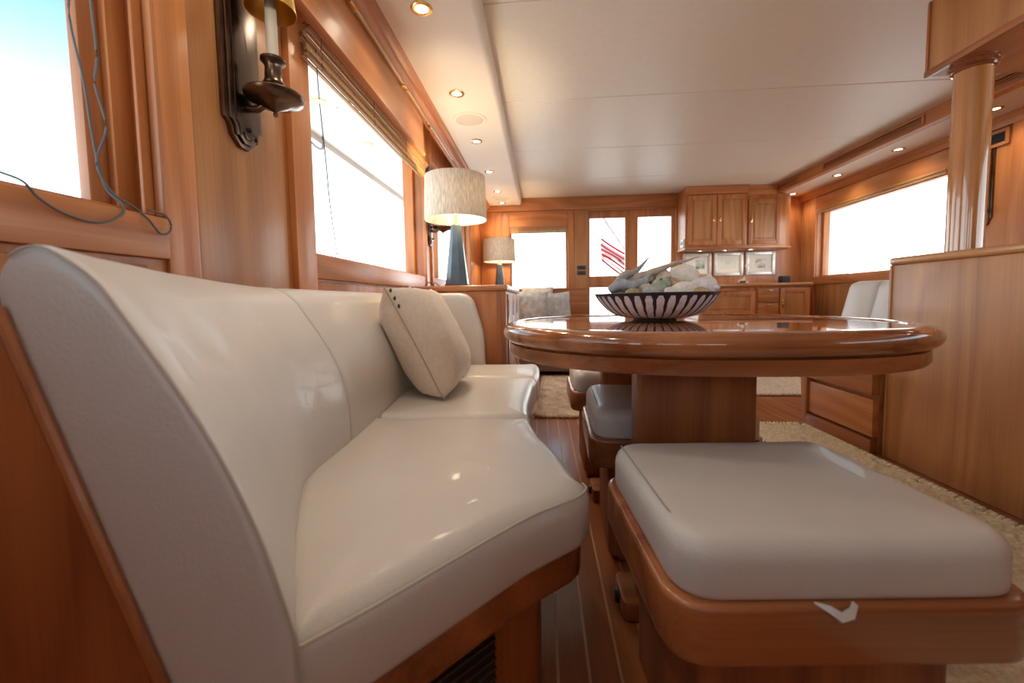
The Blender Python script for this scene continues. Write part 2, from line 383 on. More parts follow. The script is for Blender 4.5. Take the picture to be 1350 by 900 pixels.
# right wall
WR1 = (3.40, 4.92, 1.005, 1.75); WR2 = (-1.6, 1.6, 1.005, 1.75)
wr = wall('wall_right', 'teak panelled right cabin wall with long windows', 'x', XR, .12, YF, YA, [WR1, WR2], wood('teak', 'z'))
def rbm(name, y0, y1, z0, z1, d=.012, ax='z', kind='teak'): return O(name, box(B(), XR-d, XR, y0, y1, z0, z1, .003), wood(kind, ax), wr)
rbm('sill_rail', 3.36, 4.95, .925, 1.003, .018, 'y'); rbm('head_rail', 3.36, 4.95, 1.752, 1.90, .016, 'y'); rbm('stile', 3.30, 3.395, .05, 1.90, .02); rbm('stile', 4.925, 5.0, .05, 1.90, .02)
rbm('wainscot_panel', 3.40, 4.1, .3, .91, .008, kind='cabinet'); rbm('wainscot_panel', 4.12, 4.90, .3, .91, .008, kind='cabinet'); rbm('panel', 2.985, 3.295, .05, 1.90, .006); rbm('stile', 2.87, 2.98, .05, 1.90, .03); rbm('panel', 1.65, 2.865, .05, 1.90, .006); rbm('stile', 5.02, 5.19, .05, 1.90, .006, kind='cabinet')
window('window_5', 'right saloon window above the counter end showing a cream arch', 'x', XR, 1, *WR1, fr=.03, dep=.115)
window('window_6', 'right forward window beside the tall cabinet', 'x', XR, 1, *WR2, fr=.03, dep=.115, mull=(0,))
# aft wall
WA = (-.40, .32, .935, 1.70); DA = (.58, 1.64, 0, 1.90)
wa = wall('wall_back', 'teak aft bulkhead with window and glazed double doors', 'y', YA, .12, XL-.12, XR+.12, [WA, DA], wood('teak', 'z'))
def ab(name, x0, x1, z0, z1, d=.012, ax='z', kind='teak', bev=.003): return O(name, box(B(), x0, x1, YA-d, YA, z0, z1, bev), wood(kind, ax), wa)
ab('header_board', -.77, 1.70, 1.905, 2.055, .03, 'x'); ab('stile', -.50, -.405, .05, 1.90, .012); ab('stile', .325, .40, .935, 1.90, .014); ab('panel', .405, .57, .935, 1.90, .006, kind='cabinet')
ab('wainscot_plank', -.75, .57, .78, .928, .012, 'x'); ab('wainscot_plank', -.75, .57, .625, .776, .012, 'x'); ab('wainscot_plank', -.75, .57, .05, .621, .012, 'x'); ab('head_rail', -.40, .32, 1.705, 1.90, .012, 'x')
ab('corner_panel', -.77, -.51, .93, 1.90, .006); ab('window_ledge', -.41, .57, .926, .940, .03, 'x')
window('window_7', 'square aft window over the grey cushions', 'y', YA, 1, *WA, fr=.02, dep=.11)
# double door: two leaves
def leaf(n, x0, x1, label):
    f = B(); y0, y1 = YA+.03, YA+.075
    st = .045
    box(f, x0, x0+(st*.3 if n == 1 else st*1.7), y0, y1, .01, 1.90); box(f, x1-(st*1.7 if n == 1 else st), x1, y0, y1, .01, 1.90)
    a, b = x0+(st*.3 if n == 1 else st*1.7), x1-(st*1.7 if n == 1 else st)
    box(f, a, b, y0, y1, 1.80, 1.90); box(f, a, b, y0, y1, .94, 1.085); box(f, a, b, y0, y1, .01, .2)
    d = O('door_%d' % n, f, wood('teak', 'z')); tag(d, label, 'door', kind='structure')
    O('pane', box(B(), a, b, y0+.02, y0+.026, 1.085, 1.80), GLASS, d); O('pane', box(B(), a, b, y0+.02, y0+.026, .2, .94), GLASS, d)
    return d
d1 = leaf(1, .585, 1.109, 'glazed teak door leaf nearer the square aft window'); d2 = leaf(2, 1.111, 1.635, 'glazed teak door leaf beside the wall cupboards')
O('door_handle', tube(B(), [(1.08, YA+.03, 1.0), (1.08, YA-.02, 1.0), (1.0, YA-.02, 1.0)], .008), CHROME, d1)
tdoor = O('trim_5', box(B(), .56, 1.66, YA-.022, YA, 1.885, 1.903, .003), wood('teak', 'x')); tag(tdoor, 'narrow teak strip over the glazed aft doors', 'trim', kind='structure')
# forward wall behind the camera, with windscreen windows
WF = [(-.50, .20, 1.25, 1.75), (.55, 1.25, 1.25, 1.75)]
wf = wall('wall_front', 'teak forward bulkhead with two windscreen windows', 'y', YF, -.12, XL-.12, XR+.12, WF, wood('teak', 'z'))
for i, w in enumerate(WF): window('window_%d' % (8+i), ['forward window on the settee side', 'forward window on the cabinet side'][i], 'y', YF, -1, *w, fr=.03, dep=.11)

# ================================================================ EXTERIOR
dk = O('aft_deck', box(B(), -1.9, 4.1, YA+.13, 8.2, -.10, -.04), plain('deck_white', (.75, .74, .70), .5)); tag(dk, 'pale open deck outside the glazed doors', 'deck')
# side deck roof seen through the left windows
sr = O('side_deck_roof', box(B(), -1.62, -.905, .95, 6.5, 2.02, 2.10), plain('roof_white', (.62, .64, .62), .4)); tag(sr, 'grey-white side deck overhang outside the left windows', 'overhang')
O('fascia', box(B(), -1.70, -1.62, .95, 6.5, 1.975, 2.13, .01), plain('fascia_white', (.58, .60, .58), .4), sr)
O('stringer', box(B(), -.96, -.90, .95, 6.5, 1.985, 2.02, .005), plain('roof_white', (.62, .64, .62), .4), sr)
O('hook', tube(B(), [(-1.60, 2.99, 2.02), (-1.60, 2.995, 1.965), (-1.60, 2.98, 1.93), (-1.60, 2.94, 1.915), (-1.60, 2.88, 1.912), (-1.60, 2.72, 1.94)], .010), plain('steel_grey', (.3, .32, .34), .3, metal=.8), sr)
# wing with a rounded opening outside the right window
def wing():
    out = [(2.4, -.1), (8.0, -.1), (8.0, 2.4), (2.4, 2.4)]
    # opening left open to the near side: rounded top aft corner
    op = round_poly([(2.6, .25), (6.02, .25), (6.07, 2.01), (2.6, 2.01)], [.2, .3, .42, .2], 8)
    bm = B(); vs_ = [bm.verts.new((4.15, *p)) for p in out]; es = [bm.edges.new((vs_[i], vs_[(i+1) % 4])) for i in range(4)]
    vo = [bm.verts.new((4.15, *p)) for p in op]; es += [bm.edges.new((vo[i], vo[(i+1) % len(vo)])) for i in range(len(vo))]
    bmesh.ops.triangle_fill(bm, use_beauty=True, use_dissolve=False, edges=es)
    r = bmesh.ops.extrude_face_region(bm, geom=bm.faces[:]); bmesh.ops.translate(bm, verts=[v for v in r['geom'] if isinstance(v, bmesh.types.BMVert)], vec=(.09, 0, 0))
    bmesh.ops.recalc_face_normals(bm, faces=bm.faces[:]); return bm
wg = O('deck_wing', wing(), CREAMG); tag(wg, 'cream moulded wing with a large rounded opening outside the right window', 'bulwark')
shade_roof = O('side_deck_roof', box(B(), XR+.125, 4.14, .6, 8.0, 2.26, 2.34), plain('roof_white', (.62, .64, .62), .4)); tag(shade_roof, 'unseen grey-white overhang added outside the right windows to shade the wing', 'overhang')  # unseen roof, added to keep sky light off the wing
# ensign outside the aft doors
fg = thing('ensign_flag', 'red and white striped flag on a slanted staff outside the doors', 'flag', (1.0, 7.2, -.04))
O('staff', tube(B(), [(1.95, 7.25, -.035), (1.45, 7.25, 1.6), (.95, 7.25, 2.35)], .012), wood('table', 'z'), fg)
RED = plain('flag_red', (.60, .02, .03), .8); FW = plain('flag_white', (.8, .8, .8), .8)
for k in range(9):
    bm = B(); n = 12; rows = []
    for i in range(n+1):
        t = i/n; x = 1.02+.62*t; z = 1.86-.045*k-.42*t-.10*t*(1-t)*math.sin(k*.9); y = 7.25+.05*math.sin(5*t+.6*k)
        rows.append(((x, y, z), (x, y+.01, z-.046)))
    v = [[bm.verts.new(p) for p in r] for r in rows]
    for a, b in zip(v, v[1:]): bm.faces.new((a[0], a[1], b[1], b[0]))
    O('stripe', bm, RED if k % 2 == 0 else FW, fg)

# ================================================================ DOWNLIGHTS, SPEAKERS
def offscreen(t, nm):
    for ch in t.children:
        if ch.type == 'LIGHT': ch.name = nm+'_bulb_offscreen'
LENS = emit('lit_lens', (1, .86, .62), 9)
def downlight(name, label, group, loc, warm=(1, .84, .63), energy=5.0):
    t = thing(name, label, 'light', loc, group); X, Y, Z = loc
    O('ring', lathe(B(), [(.026, -.001), (.028, -.005), (.036, -.006), (.043, -.003), (.044, 0), (.026, 0)], loc, 28, cap=False), BRASS, t)
    O('lens', lathe(B(), [(0, -.0015), (.027, -.0015), (.027, 0)], loc, 24), LENS, t)
    light('bulb', 'SPOT', (X, Y, Z-.012), energy, warm, t, spot_size=R(140), spot_blend=.8, shadow_soft_size=.05)
    return t
DL = downlight('recessed_light', 'brass ringed downlight over the start of the bamboo blind', 'downlights over the settee', (-.47, 1.69, 1.9715))
for y, lb_ in ((2.37, 'brass ringed downlight just forward of the round speaker above the bamboo blind'), (3.07, 'brass ringed downlight just aft of the round speaker above the bamboo blind'), (3.79, 'brass ringed downlight midway between the two soffit speakers'),
               (4.48, 'brass ringed downlight just forward of the aft soffit speaker'), (5.00, 'brass ringed downlight past the aft soffit speaker at the soffit end'), (1.0, 'brass ringed downlight over the candle sconce'), (.3, 'brass ringed downlight over the end of the settee')):
    d_ = dup(DL, (-.47, y, 1.9715), label=lb_)
    if y < 1.5: offscreen(d_, 'sconce_downlight' if y == 1.0 else 'settee_end_downlight')
DR = downlight('recessed_light', 'brass ringed downlight above the black wall vent', 'downlights along the right wall', (2.90, 2.93, 1.9745))
for y, lb_ in ((3.64, 'brass ringed downlight over the pillar end of the right saloon window'), (4.33, 'brass ringed downlight over the middle of the right saloon window'), (5.05, 'brass ringed downlight next to the single-door cupboard'), (2.2, 'brass ringed downlight over the bench'), (1.5, 'brass ringed downlight over the tall cabinet')):
    d_ = dup(DR, (2.90, y, 1.9745), label=lb_)
    if y < 2.9: offscreen(d_, 'bench_downlight' if y == 2.2 else 'cabinet_downlight')
SPK = plain('speaker_cloth', (.62, .55, .46), .8, bump=.3, bscale=500)
def speaker(loc, label):
    t = thing('ceiling_speaker', label, 'speaker', loc)
    O('rim', lathe(B(), [(.088, -.001), (.092, -.007), (.104, -.006), (.11, 0), (.088, 0)], loc, 40, cap=False), SOFFIT, t)
    O('grille', lathe(B(), [(0, -.0055), (.06, -.0045), (.089, -.002), (.089, 0)], loc, 36), SPK, t); return t
speaker((-.455, 2.71, 1.9715), 'round cream speaker between downlights above the bamboo blind')
speaker((-.455, 4.76, 1.9715), 'round cream speaker at the aft end of the soffit')
# lamps of the side deck
DE = downlight('deck_light', 'small lamp under the side deck overhang beside the glass dome', 'lamps under the side deck overhang', (-1.336, 2.47, 2.0195), energy=1.5)
dup(DE, (-1.337, 3.16, 2.0195), label='small lamp in the middle of the side deck overhang'); dup(DE, (-1.34, 4.2, 2.0195), label='small lamp towards the aft end of the side deck overhang')
hl = thing('deck_dome_light', 'round faceted glass dome light under the side deck overhang', 'light', (-1.20, 2.56, 2.0195))
O('bezel', lathe(B(), [(.06, -.001), (.065, -.012), (.082, -.010), (.09, 0), (.06, 0)], (-1.20, 2.56, 2.0195), 32, cap=False), CHROME, hl)
bm = B(); lathe(bm, [(0, -.035), (.025, -.032), (.045, -.022), (.061, -.008), (.061, 0)], (-1.20, 2.56, 2.0195), 12)
O('lens', bm, plain('faceted_glass', (.75, .8, .8), .08, spec=.9), hl, .1)

# ================================================================ LEFT WALL FITTINGS
# valance board, track, blind
va = thing('window_valance', 'teak pelmet board above the bamboo blind', 'valance', (-.70, 1.75, 1.67))
O('board', prism(B(), [(-.714, 1.670), (-.694, 1.670), (-.687, 1.676), (-.687, 1.688), (-.697, 1.693), (-.697, 1.893), (-.714, 1.893)], 1.15, 2.47, 'y', .002), wood('teak', 'y'), va)
O('end_return', box(B(), XL+.023, -.714, 2.455, 2.47, 1.69, 1.893), wood('teak', 'z'), va); O('end_return', box(B(), XL+.023, -.714, 1.24, 1.255, 1.69, 1.893), wood('teak', 'z'), va)
tr = thing('curtain_track', 'thin brass curtain track with small brackets under the left moulding', 'track', (-.683, 1.7, 1.88))
O('rail', box(B(), -.688, -.679, .9, 3.2, 1.886, 1.899, .002), plain('track_brass', (.70, .52, .34), .35, metal=.7), tr)
for y in (1.50, 2.08, 2.55): O('bracket', box(B(), -.696, -.674, y, y+.05, 1.879, 1.886, .002), BRASS, tr)
BAM = plain('bamboo', (.50, .27, .10), .6, bump=.5, bscale=300, var=.22, vscale=120)
bl = thing('bamboo_blind', 'folded bamboo roman blind across the window behind the settee', 'blind', (-.745, 2.0, 1.60))
for k in range(13):
    z = 1.578+.0085*k; d = -.748+.010*((k*7) % 3)/2+.012*math.sin(k*.7)
    O('slat', box(B(), d-.010, d+.004, 1.30, 2.66, z, z+.0072, .0015, 1), BAM, bl)
for y in (1.37, 1.80, 2.22, 2.58): O('pull_cord', tube(B(), [(-.724+.003*math.sin(q*1.9), y+.004*math.sin(q*2.3), 1.575+.0125*q) for q in range(9)], .0022, 6), plain('blind_cord', (.20, .10, .06), .8), bl)
bl2 = thing('bamboo_blind', 'narrow folded bamboo blind at the head of the square aft window', 'blind', (-.04, YA-.03, 1.63))
for k in range(7): O('slat', box(B(), -.395, .315, YA-.030+.006*(k % 2), YA-.014+.006*(k % 2), 1.628+.0105*k, 1.637+.0105*k, .0015, 1), BAM, bl2)
for x in (-.28, -.05, .2): O('pull_cord', tube(B(), [(x, YA-.034, 1.63), (x, YA-.034, 1.70)], .002, 6), plain('blind_cord', (.20, .10, .06), .8), bl2)
bl3 = thing('bamboo_blind', 'thin folded blind at the head of the right saloon window', 'blind', (XR-.03, 4.1, 1.72))
for k in range(4): O('slat', box(B(), XR-.034+.006*(k % 2), XR-.02+.006*(k % 2), 3.42, 4.9, 1.712+.011*k, 1.721+.011*k, .0015, 1), BAM, bl3)
CORD = plain('dark_cord', (.10, .11, .12), .7)
tag(rebase(O('blind_cord', tube(B(), smooth([(-.745, 1.372, 1.66), (-.744, 1.378, 1.5), (-.742, 1.40, 1.3), (-.744, 1.42, 1.15), (-.742, 1.45, .99), (-.745, 1.46, .975)]), .0018, 6), CORD), (-.745, 1.46, .975)), 'thin dark cord hanging from the bamboo blind', 'cord')
tag(rebase(O('blind_cord', tube(B(), smooth([(-.80, .70, 1.80), (-.80, .705, 1.5), (-.80, .712, 1.34), (-.80, .715, 1.25), (-.80, .708, 1.20), (-.80, .722, 1.13), (-.80, .70, 1.06), (-.79, .715, 1.01), (-.770, .735, .988), (-.7585, .752, .966), (-.757, .772, .944), (-.757, .793, .950), (-.757, .797, .968), (-.760, .785, .984), (-.775, .765, .988)]), .0019, 8), CORD), (-.79, .75, .98)), 'dark looped cord hanging in the near left window', 'cord')
tag(rebase(O('blind_cord', tube(B(), smooth([(-.812, .68, 1.80), (-.812, .69, 1.42), (-.812, .685, 1.30), (-.812, .70, 1.2), (-.812, .708, 1.10), (-.80, .712, 1.02), (-.770, .712, .988), (-.7585, .70, .966), (-.757, .66, .944), (-.757, .61, .948), (-.757, .575, .966), (-.760, .56, .986), (-.79, .55, 1.0)]), .0019, 8), CORD), (-.80, .70, .98)), 'second dark cord trailing over the near left window sill', 'cord')

def sconce(loc, label):
    X, Y, Z = loc   # X = wall face, Z = pan height
    t = thing('candle_sconce', label, 'sconce', loc, 'bronze wall sconces')
    def outline(w, top, bot):
        r = [(w, top), (w, -.055), (w*.98, -.064), (w*.80, -.070), (w*.72, -.080), (w*.66, -.098), (w*.50, bot+.018), (w*.22, bot+.003)]
        return [(Y+a, Z+b) for a, b in r] + [(Y-a, Z+b) for a, b in reversed(r)]
    O('back_plate', prism(B(), outline(.066, .42, -.125), X, X+.014, 'x', .004), BRONZE, t)
    O('plate_moulding', prism(B(), outline(.056, .41, -.115), X+.014, X+.022, 'x', .004), BRONZE, t)
    O('plate_field', prism(B(), outline(.044, .40, -.103), X+.022, X+.026, 'x', .002), plain('bronze_field', (.12, .09, .075), .22, metal=1), t)
    O('screw', lathe(B(), [(0, .008), (.005, .007), (.006, 0)], (X+.026, Y, Z-.075), 10, 'x'), BLACK, t)
    cx_ = X+.098; c = (cx_, Y, Z)
    O('arm', tube(B(), [(X+.02, Y, Z-.02), (X+.05, Y, Z-.024), (X+.075, Y, Z-.012), (cx_, Y, Z+.004)], [.010, .009, .008, .008], 10), BRONZE, t)
    O('drip_pan', lathe(B(), [(0, -.046), (.005, -.044), (.006, -.038), (.004, -.034), (.012, -.028), (.030, -.020), (.034, -.016), (.050, -.013), (.066, -.004), (.070, .006), (.067, .010), (.060, .004), (.030, -.002), (0, -.002)], c, 40), BRONZE, t)
    O('candle_cup', lathe(B(), [(.014, -.002), (.010, .016), (.015, .026), (.022, .030), (.025, .038), (.021, .046), (.019, .076), (.022, .084), (.029, .091), (.029, .097), (.017, .098), (0, .098)], c, 28), BRONZE, t)
    O('candle', lathe(B(), [(.0135, .096), (.0135, .25), (0, .25)], c, 20), plain('candle_wax', (.75, .66, .50), .5), t)
    O('shade', lathe(B(), [(.058, .215), (.0595, .214), (.040, .36), (.0385, .36), (.058, .215)], c, 40, cap=False), GOLD, t)
    return t
sc = sconce((XL+.006, 1.035, 1.322), 'bronze candle sconce on the panel between the settee windows')
dup(sc, (XL+.012, 2.785, 1.30), label='bronze candle sconce on the post behind the large table lamp')
sc3 = dup(sc, (XR-.006, 3.16, 1.375), R(180), 'bronze candle sconce on the right wall behind the round pillar')

# ================================================================ SETTEE
st = thing('leather_settee', 'curved cream leather settee with wooden base along the left windows', 'settee', (-.45, 1.35, 0))
def lerp_tab(tab, y):
    if y <= tab[0][0]: return tab[0][1]
    for (a, u), (b, v) in zip(tab, tab[1:]):
        if y <= b:
            t = (y-a)/(b-a); t = t*t*(3-2*t)*.35+t*.65; return u+(v-u)*t
    return tab[-1][1]
XB = [(.385, -.259), (.45, -.300), (.52, -.345), (.60, -.392), (.68, -.437), (.75, -.470), (.82, -.482), (.96, -.486), (1.21, -.507), (1.5, -.534), (2.3, -.56)]
XT = [(.385, -.437), (.5, -.492), (.65, -.545), (.8, -.578), (1.0, -.60), (1.5, -.625), (2.3, -.645)]
XF = [(.70, .09), (.76, .083), (.90, .050), (1.1, -.015), (1.22, -.040), (1.4, -.052), (1.7, -.045), (1.95, -.018), (2.2, -.02), (2.3, -.03)]
def bsec(y, sh=0, dy=0):
    """closed back-cushion section at y; sh shrinks it"""
    xb, xt = lerp_tab(XB, y), lerp_tab(XT, y); zt = .868-.026*min(1, max(0, (y-.40)/.5)); w = .128-.018*min(1, max(0, (y-.4)/.6)); be = .026+.014*min(1, max(0, (y-.4)/.6)); zk = zt-.060
    P = [(xb-.002, .245), (xb+.003, .30), (xb+.004, .38)]
    for k in range(15):           # front, seat level to top with a gentle belly
        t = k/14; z = .45+(zk-.45)*t
        P.append((xb+(xt-xb)*t+be*math.sin(math.pi*t), z))
    a0 = P[-1]
    ctl = [P[-3], P[-1], (a0[0]-.13*w, a0[1]+.021), (a0[0]-.36*w, a0[1]+.043), (a0[0]-.62*w, a0[1]+.058), (a0[0]-.88*w, a0[1]+.048), (a0[0]-1.02*w, a0[1]+.018), (a0[0]-w, a0[1]-.02)]
    for q in range(1, len(ctl)-2):  # rolled top
        for k in range(1, 4):
            t = k/3; A, B_, C_, D = (Vector(c) for c in ctl[q-1:q+3])
            v = .5*(2*B_+(C_-A)*t+(2*A-5*B_+4*C_-D)*t*t+(3*B_-A-3*C_+D)*t**3); P.append((v.x, v.y))
    xr = a0[0]-w
    for k in range(0, 8):
        t = k/7; P.append((xr+((xb-w+.012)-xr)*t, a0[1]-.012+(.30-a0[1])*t))
    P += [(xb-w+.02, .245), (xb-w*.5, .238)]
    cx_ = sum(p[0] for p in P)/len(P); cz = sum(p[1] for p in P)/len(P)
    return [(cx_+(p[0]-cx_)*(1-sh), y+dy, cz+(p[1]-cz)*(1-sh)) for p in P]
def back_panel(y0, y1, n):
    secs = [bsec(y0-.003, .9), bsec(y0-.003, .7), bsec(y0-.0025, .5), bsec(y0-.002, .3), bsec(y0-.001, .15), bsec(y0, .05), bsec(y0+.003, .018), bsec(y0+.010, .004)]
    for k in range(n+1):
        secs.append(bsec(y0+.02+(y1-y0-.04)*k/n))
    secs += [bsec(y1-.010, .004), bsec(y1-.003, .018), bsec(y1, .045)]
    return loft(B(), secs)
bp = O('back_cushion', back_panel(.385, .985, 20), LEATHER, st, 1.2)
fr_ = bsec(.386, .014)[1:30]; O('piping', tube(B(), [(x+.002, y-.0005, z) for x, y, z in fr_], .0016, 6), PIPING, bp)
bp2 = O('back_cushion', back_panel(.988, 2.235, 20), LEATHER, st, 1.2)
# return cushion at far end
ro = round_poly([(-.64, .40), (-.325, .40), (-.335, .62), (-.40, .845), (-.64, .845)], [.02, .03, .2, .10, .02], 8)
P = resample(ro, 90)
bm = B(); Nn = normals2(P); secs = []
for k in range(6): a = k/5*math.pi/2; secs.append([(p.x-q.x*.03*(1-math.sin(a)), 2.246+.03*(1-math.sin(a))*0+.03*(1-math.cos(a)) if False else 2.245+.035*(1-math.sin(a)), p.y-q.y*.03*(1-math.cos(a))) for p, q in zip(P, Nn)][:] )
secs = [[(p.x-q.x*i_, yy, p.y-q.y*i_) for p, q in zip(P, Nn)] for i_, yy in ((.034, 2.240), (.018, 2.243), (.006, 2.252), (0, 2.268), (0, 2.325), (.006, 2.338), (.02, 2.345))]
O('return_cushion', loft(bm, secs), LEATHER, st, 1.2)
# seat cushions
def seat_outline(y0, y1, near=False, n=14):
    bk = [(lerp_tab(XB, y1-(y1-y0)*k/n)-.03, y1-(y1-y0)*k/n) for k in range(n+1)]
    if near:
        fr = [(lerp_tab(XF, .80+(y1-.80)*k/n), .80+(y1-.80)*k/n) for k in range(n+1)]
        end = [(-.300, .415), (-.285, .392), (-.268, .388), (-.205, .452), (-.13, .538), (-.028, .654), (.03, .704), (.066, .735), (.086, .775)]
        bk = [p for p in bk if p[1] > .44]
        return end+fr+bk
    fr = [(lerp_tab(XF, y0+(y1-y0)*k/n), y0+(y1-y0)*k/n) for k in range(n+1)]
    return fr+bk
def corner_round(pts, idx, r): return pts
o1 = seat_outline(.40, 1.214, True)
seat1 = O('seat_cushion', cushion(o1, .338, .452, .042, .012, .010, 150), LEATHER, st, 1.2)
O('piping', tube(B(), smooth([(-.262, .395, .435), (-.203, .456, .437), (-.129, .543, .438), (-.029, .659, .438), (.028, .708, .438), (.062, .739, .437), (.080, .777, .434), (.077, .81, .430)]), .0024, 6), PIPING, seat1)
o2 = seat_outline(1.218, 1.845); o3 = seat_outline(1.849, 2.238)
O('seat_cushion', cushion(round_poly(o2, [.03]+[0]*13+[.05]+[0]*15, 4) if False else o2, .338, .452, .040, .012, .008, 120), LEATHER, st, 1.2)
o3r = [p for p in o3]
O('seat_cushion', cushion(o3r, .338, .452, .040, .012, .008, 110), LEATHER, st, 1.2)
# wooden base: rail under the cushions, plinth, slanted back frame
def inset(outline, d, n=140):
    P = resample(outline, n); Nn = normals2(P); return [(p.x-q.x*d, p.y-q.y*d) for p, q in zip(P, Nn)]
full = [(-.262, .395), (-.205, .452), (-.13, .538), (-.028, .654), (.03, .704), (.066, .735), (.086, .775)]+[(lerp_tab(XF, .80+1.44*k/30), .80+1.44*k/30) for k in range(31)]+[(-.60, 2.24), (-.60, .60), (-.36, .42)]
O('seat_rail', prism(B(), inset(full, .012), .268, .337, 'z', .014, 3), wood('table', 'x', .25, .5), st)
pl = [(-.30, .470), (-.20, .580), (-.08, .705), (-.02, .760), (-.010, .785), (-.012, .84)]+[(lerp_tab(XF, .9+1.34*k/20)-.075, .9+1.34*k/20) for k in range(21)]+[(-.60, 2.24), (-.60, .60), (-.36, .42)]
plo = O('plinth', prism(B(), pl, .001, .268, 'z'), wood('table', 'z', .3, .3), st)
# grille on the slanted end of the plinth
ga, gb = Vector((-.295, .476)), Vector((-.095, .690)); dr = (gb-ga).normalized(); nr = Vector((dr.y, -dr.x))
def slab_on(a, b, z0, z1, d0, d1):
    p = [a+nr*d0, b+nr*d0, b+nr*d1, a+nr*d1]; return prism(B(), [tuple(q) for q in p], z0, z1)
vg = O('vent_grille', slab_on(ga, gb, .05, .255, .0, .006), BLACK, st)
for k in range(11): O('slat', slab_on(ga, gb, .056+.018*k, .060+.018*k, .006, .010), plain('grille_slat', (.09, .06, .045), .4), vg)
# slanted backing frame, its end shows beside the camera
secs = []
for y in (.378, .42, .46, .50, .56, .66, .8, .94, 1.2, 1.5, 1.9, 2.24):
    xb, xt = lerp_tab(XB, y), lerp_tab(XT, y)
    w = .128-.018*min(1, max(0, (y-.4)/.6)); xr_ = max(xt-w, XL+.036)
    secs.append([(XL+.03, y, .002), (xb-w+.008, y, .002), (xb-w+.010, y, .30), (xr_-.002, y, .805), (xr_-.004, y, .812), (XL+.03, y, .812)])
O('back_frame', loft(B(), secs), wood('table', 'z', .35, .3), st, .5)
O('end_trim', tube(B(), [(-.366, .378, .18), (-.366, .378, .30), (-.555, .378, .80)], .006, 8), wood('table', 'z'), st)

# throw pillows
def pillow(name, label, c, u, v, w, h, th, mat, cat='pillow', group=None, buttons=False, n=26, edge=None, rest=None):
    u = Vector(u).normalized(); v = (Vector(v)-u*Vector(v).dot(u)).normalized(); nn = u.cross(v); c = Vector(c)
    bm = B(); vs = {}
    for s in (1, -1):
        for i in range(n+1):
            for j in range(n+1):
                a, b = 2*i/n-1, 2*j/n-1
                if s == -1 and (i in (0, n) or j in (0, n)): vs[s, i, j] = vs[1, i, j]; continue
                pin = 1-.075*(1-abs(b)**2)*abs(a)**3; pib = 1-.075*(1-abs(a)**2)*abs(b)**3
                x_, y_ = a*pin*w/2, b*pib*h/2
                k = ((1-a**4)*(1-b**4)); z_ = s*th/2*max(0, k)**.62
                z_ += .006*noise.noise(Vector((a*2.5+c.x*9, b*2.5, s*3+c.y)))*k**.3 + .004*noise.noise(Vector((a*7, b*4+c.y*5, s)))*k**.3
                q_ = c+u*x_+v*y_+nn*z_; vs[s, i, j] = bm.verts.new(rest(q_) if rest else q_)
    for s in (1, -1):
        for i in range(n):
            for j in range(n):
                q = [vs[s, i, j], vs[s, i+1, j], vs[s, i+1, j+1], vs[s, i, j+1]]
                bm.faces.new(q if s == 1 else q[::-1])
    base = c-v*h/2
    t = thing(name, label, cat, base, group)
    O('cover', bm, mat, t, 1.5)
    rim = [c+u*(a*(1-.075*(1-b*b)*abs(a)**3))*w/2+v*(b*(1-.075*(1-a*a)*abs(b)**3))*h/2 for a, b in
           [(2*k/14-1, -1) for k in range(14)]+[(1, 2*k/14-1) for k in range(14)]+[(1-2*k/14, 1) for k in range(14)]+[(-1, 1-2*k/14) for k in range(14)]]
    if rest: rim = [rest(q) for q in rim]
    O('seam', tube(B(), rim, .0028, 6, True), edge or mat, t)
    if buttons:
        for k in range(3): O('button', lathe(B(), [(0, .004), (.006, .003), (.008, 0), (.006, -.003), (0, -.004)], c-u*(w/2-.012)+v*(h/2-.02-.03*k)+nn*.012, 12, 'x'), plain('dark_button', (.05, .045, .04), .4), t)
    return t
SEAM = plain('linen_seam', (.50, .40, .31), .9)
def on_settee(q):
    q = Vector(q)
    if q.z < .478: q.z = .466+.25*max(0, q.z-.44)
    xb, xt = lerp_tab(XB, q.y), lerp_tab(XT, q.y); t = min(1, max(0, (q.z-.45)/.33)); xs = xb+(xt-xb)*t+.040*math.sin(math.pi*t)+.006
    q.x = max(q.x, xs); return q
pillow('throw_pillow', 'sand linen throw pillow leaning in front on the leather settee', (-.440, 1.55, .655), (-.03, 1, .0), (-.20, .06, .40), .40, .44, .22, LINEN, buttons=True, edge=SEAM, rest=on_settee)
pillow('throw_pillow', 'second sand linen pillow tucked behind the front settee pillow', (-.485, 1.93, .672), (.02, 1, -.02), (-.20, .02, .40), .36, .44, .12, LINEN, buttons=True, edge=SEAM, rest=on_settee)

# ================================================================ TABLE
TC = (.432, 1.30); TA, TB, TN = .552, .505, 2.4
def soval(d, z, n=128, a=TA, b=TB):
    out = []
    for i in range(n):
        t = 2*math.pi*i/n; co, si = math.cos(t), math.sin(t)
        out.append((TC[0]+(a+d)*math.copysign(abs(co)**(2/TN), co), TC[1]+(b+d)*math.copysign(abs(si)**(2/TN), si), z))
    return out
tb = thing('dining_table', 'glossy oval teak dining table on two panel pedestals', 'table', (TC[0], TC[1], 0))
ZT = .732
rim_prof = [(-.048, ZT-.006), (-.048, ZT-.0005), (-.045, ZT), (-.034, ZT)]+[(-.030+.030*math.sin(a), ZT-.026+.026*math.cos(a)) for a in [k/9*math.pi*.94 for k in range(1, 10)]]+[(-.022, ZT-.053), (-.03, ZT-.053)]
def ring_loft(prof, close=False):
    secs = [soval(d, z) for d, z in prof]; bm = B(); rs = [[bm.verts.new(p) for p in s] for s in secs]; n = len(secs[0])
    for a, b in zip(rs, rs[1:]+([rs[0]] if close else [])):
        for j in range(n): bm.faces.new((a[j], a[(j+1) % n], b[(j+1) % n], b[j]))
    bmesh.ops.recalc_face_normals(bm, faces=bm.faces[:]); return bm, rs
GLOSS = wood('table', 'x', .14, .9)
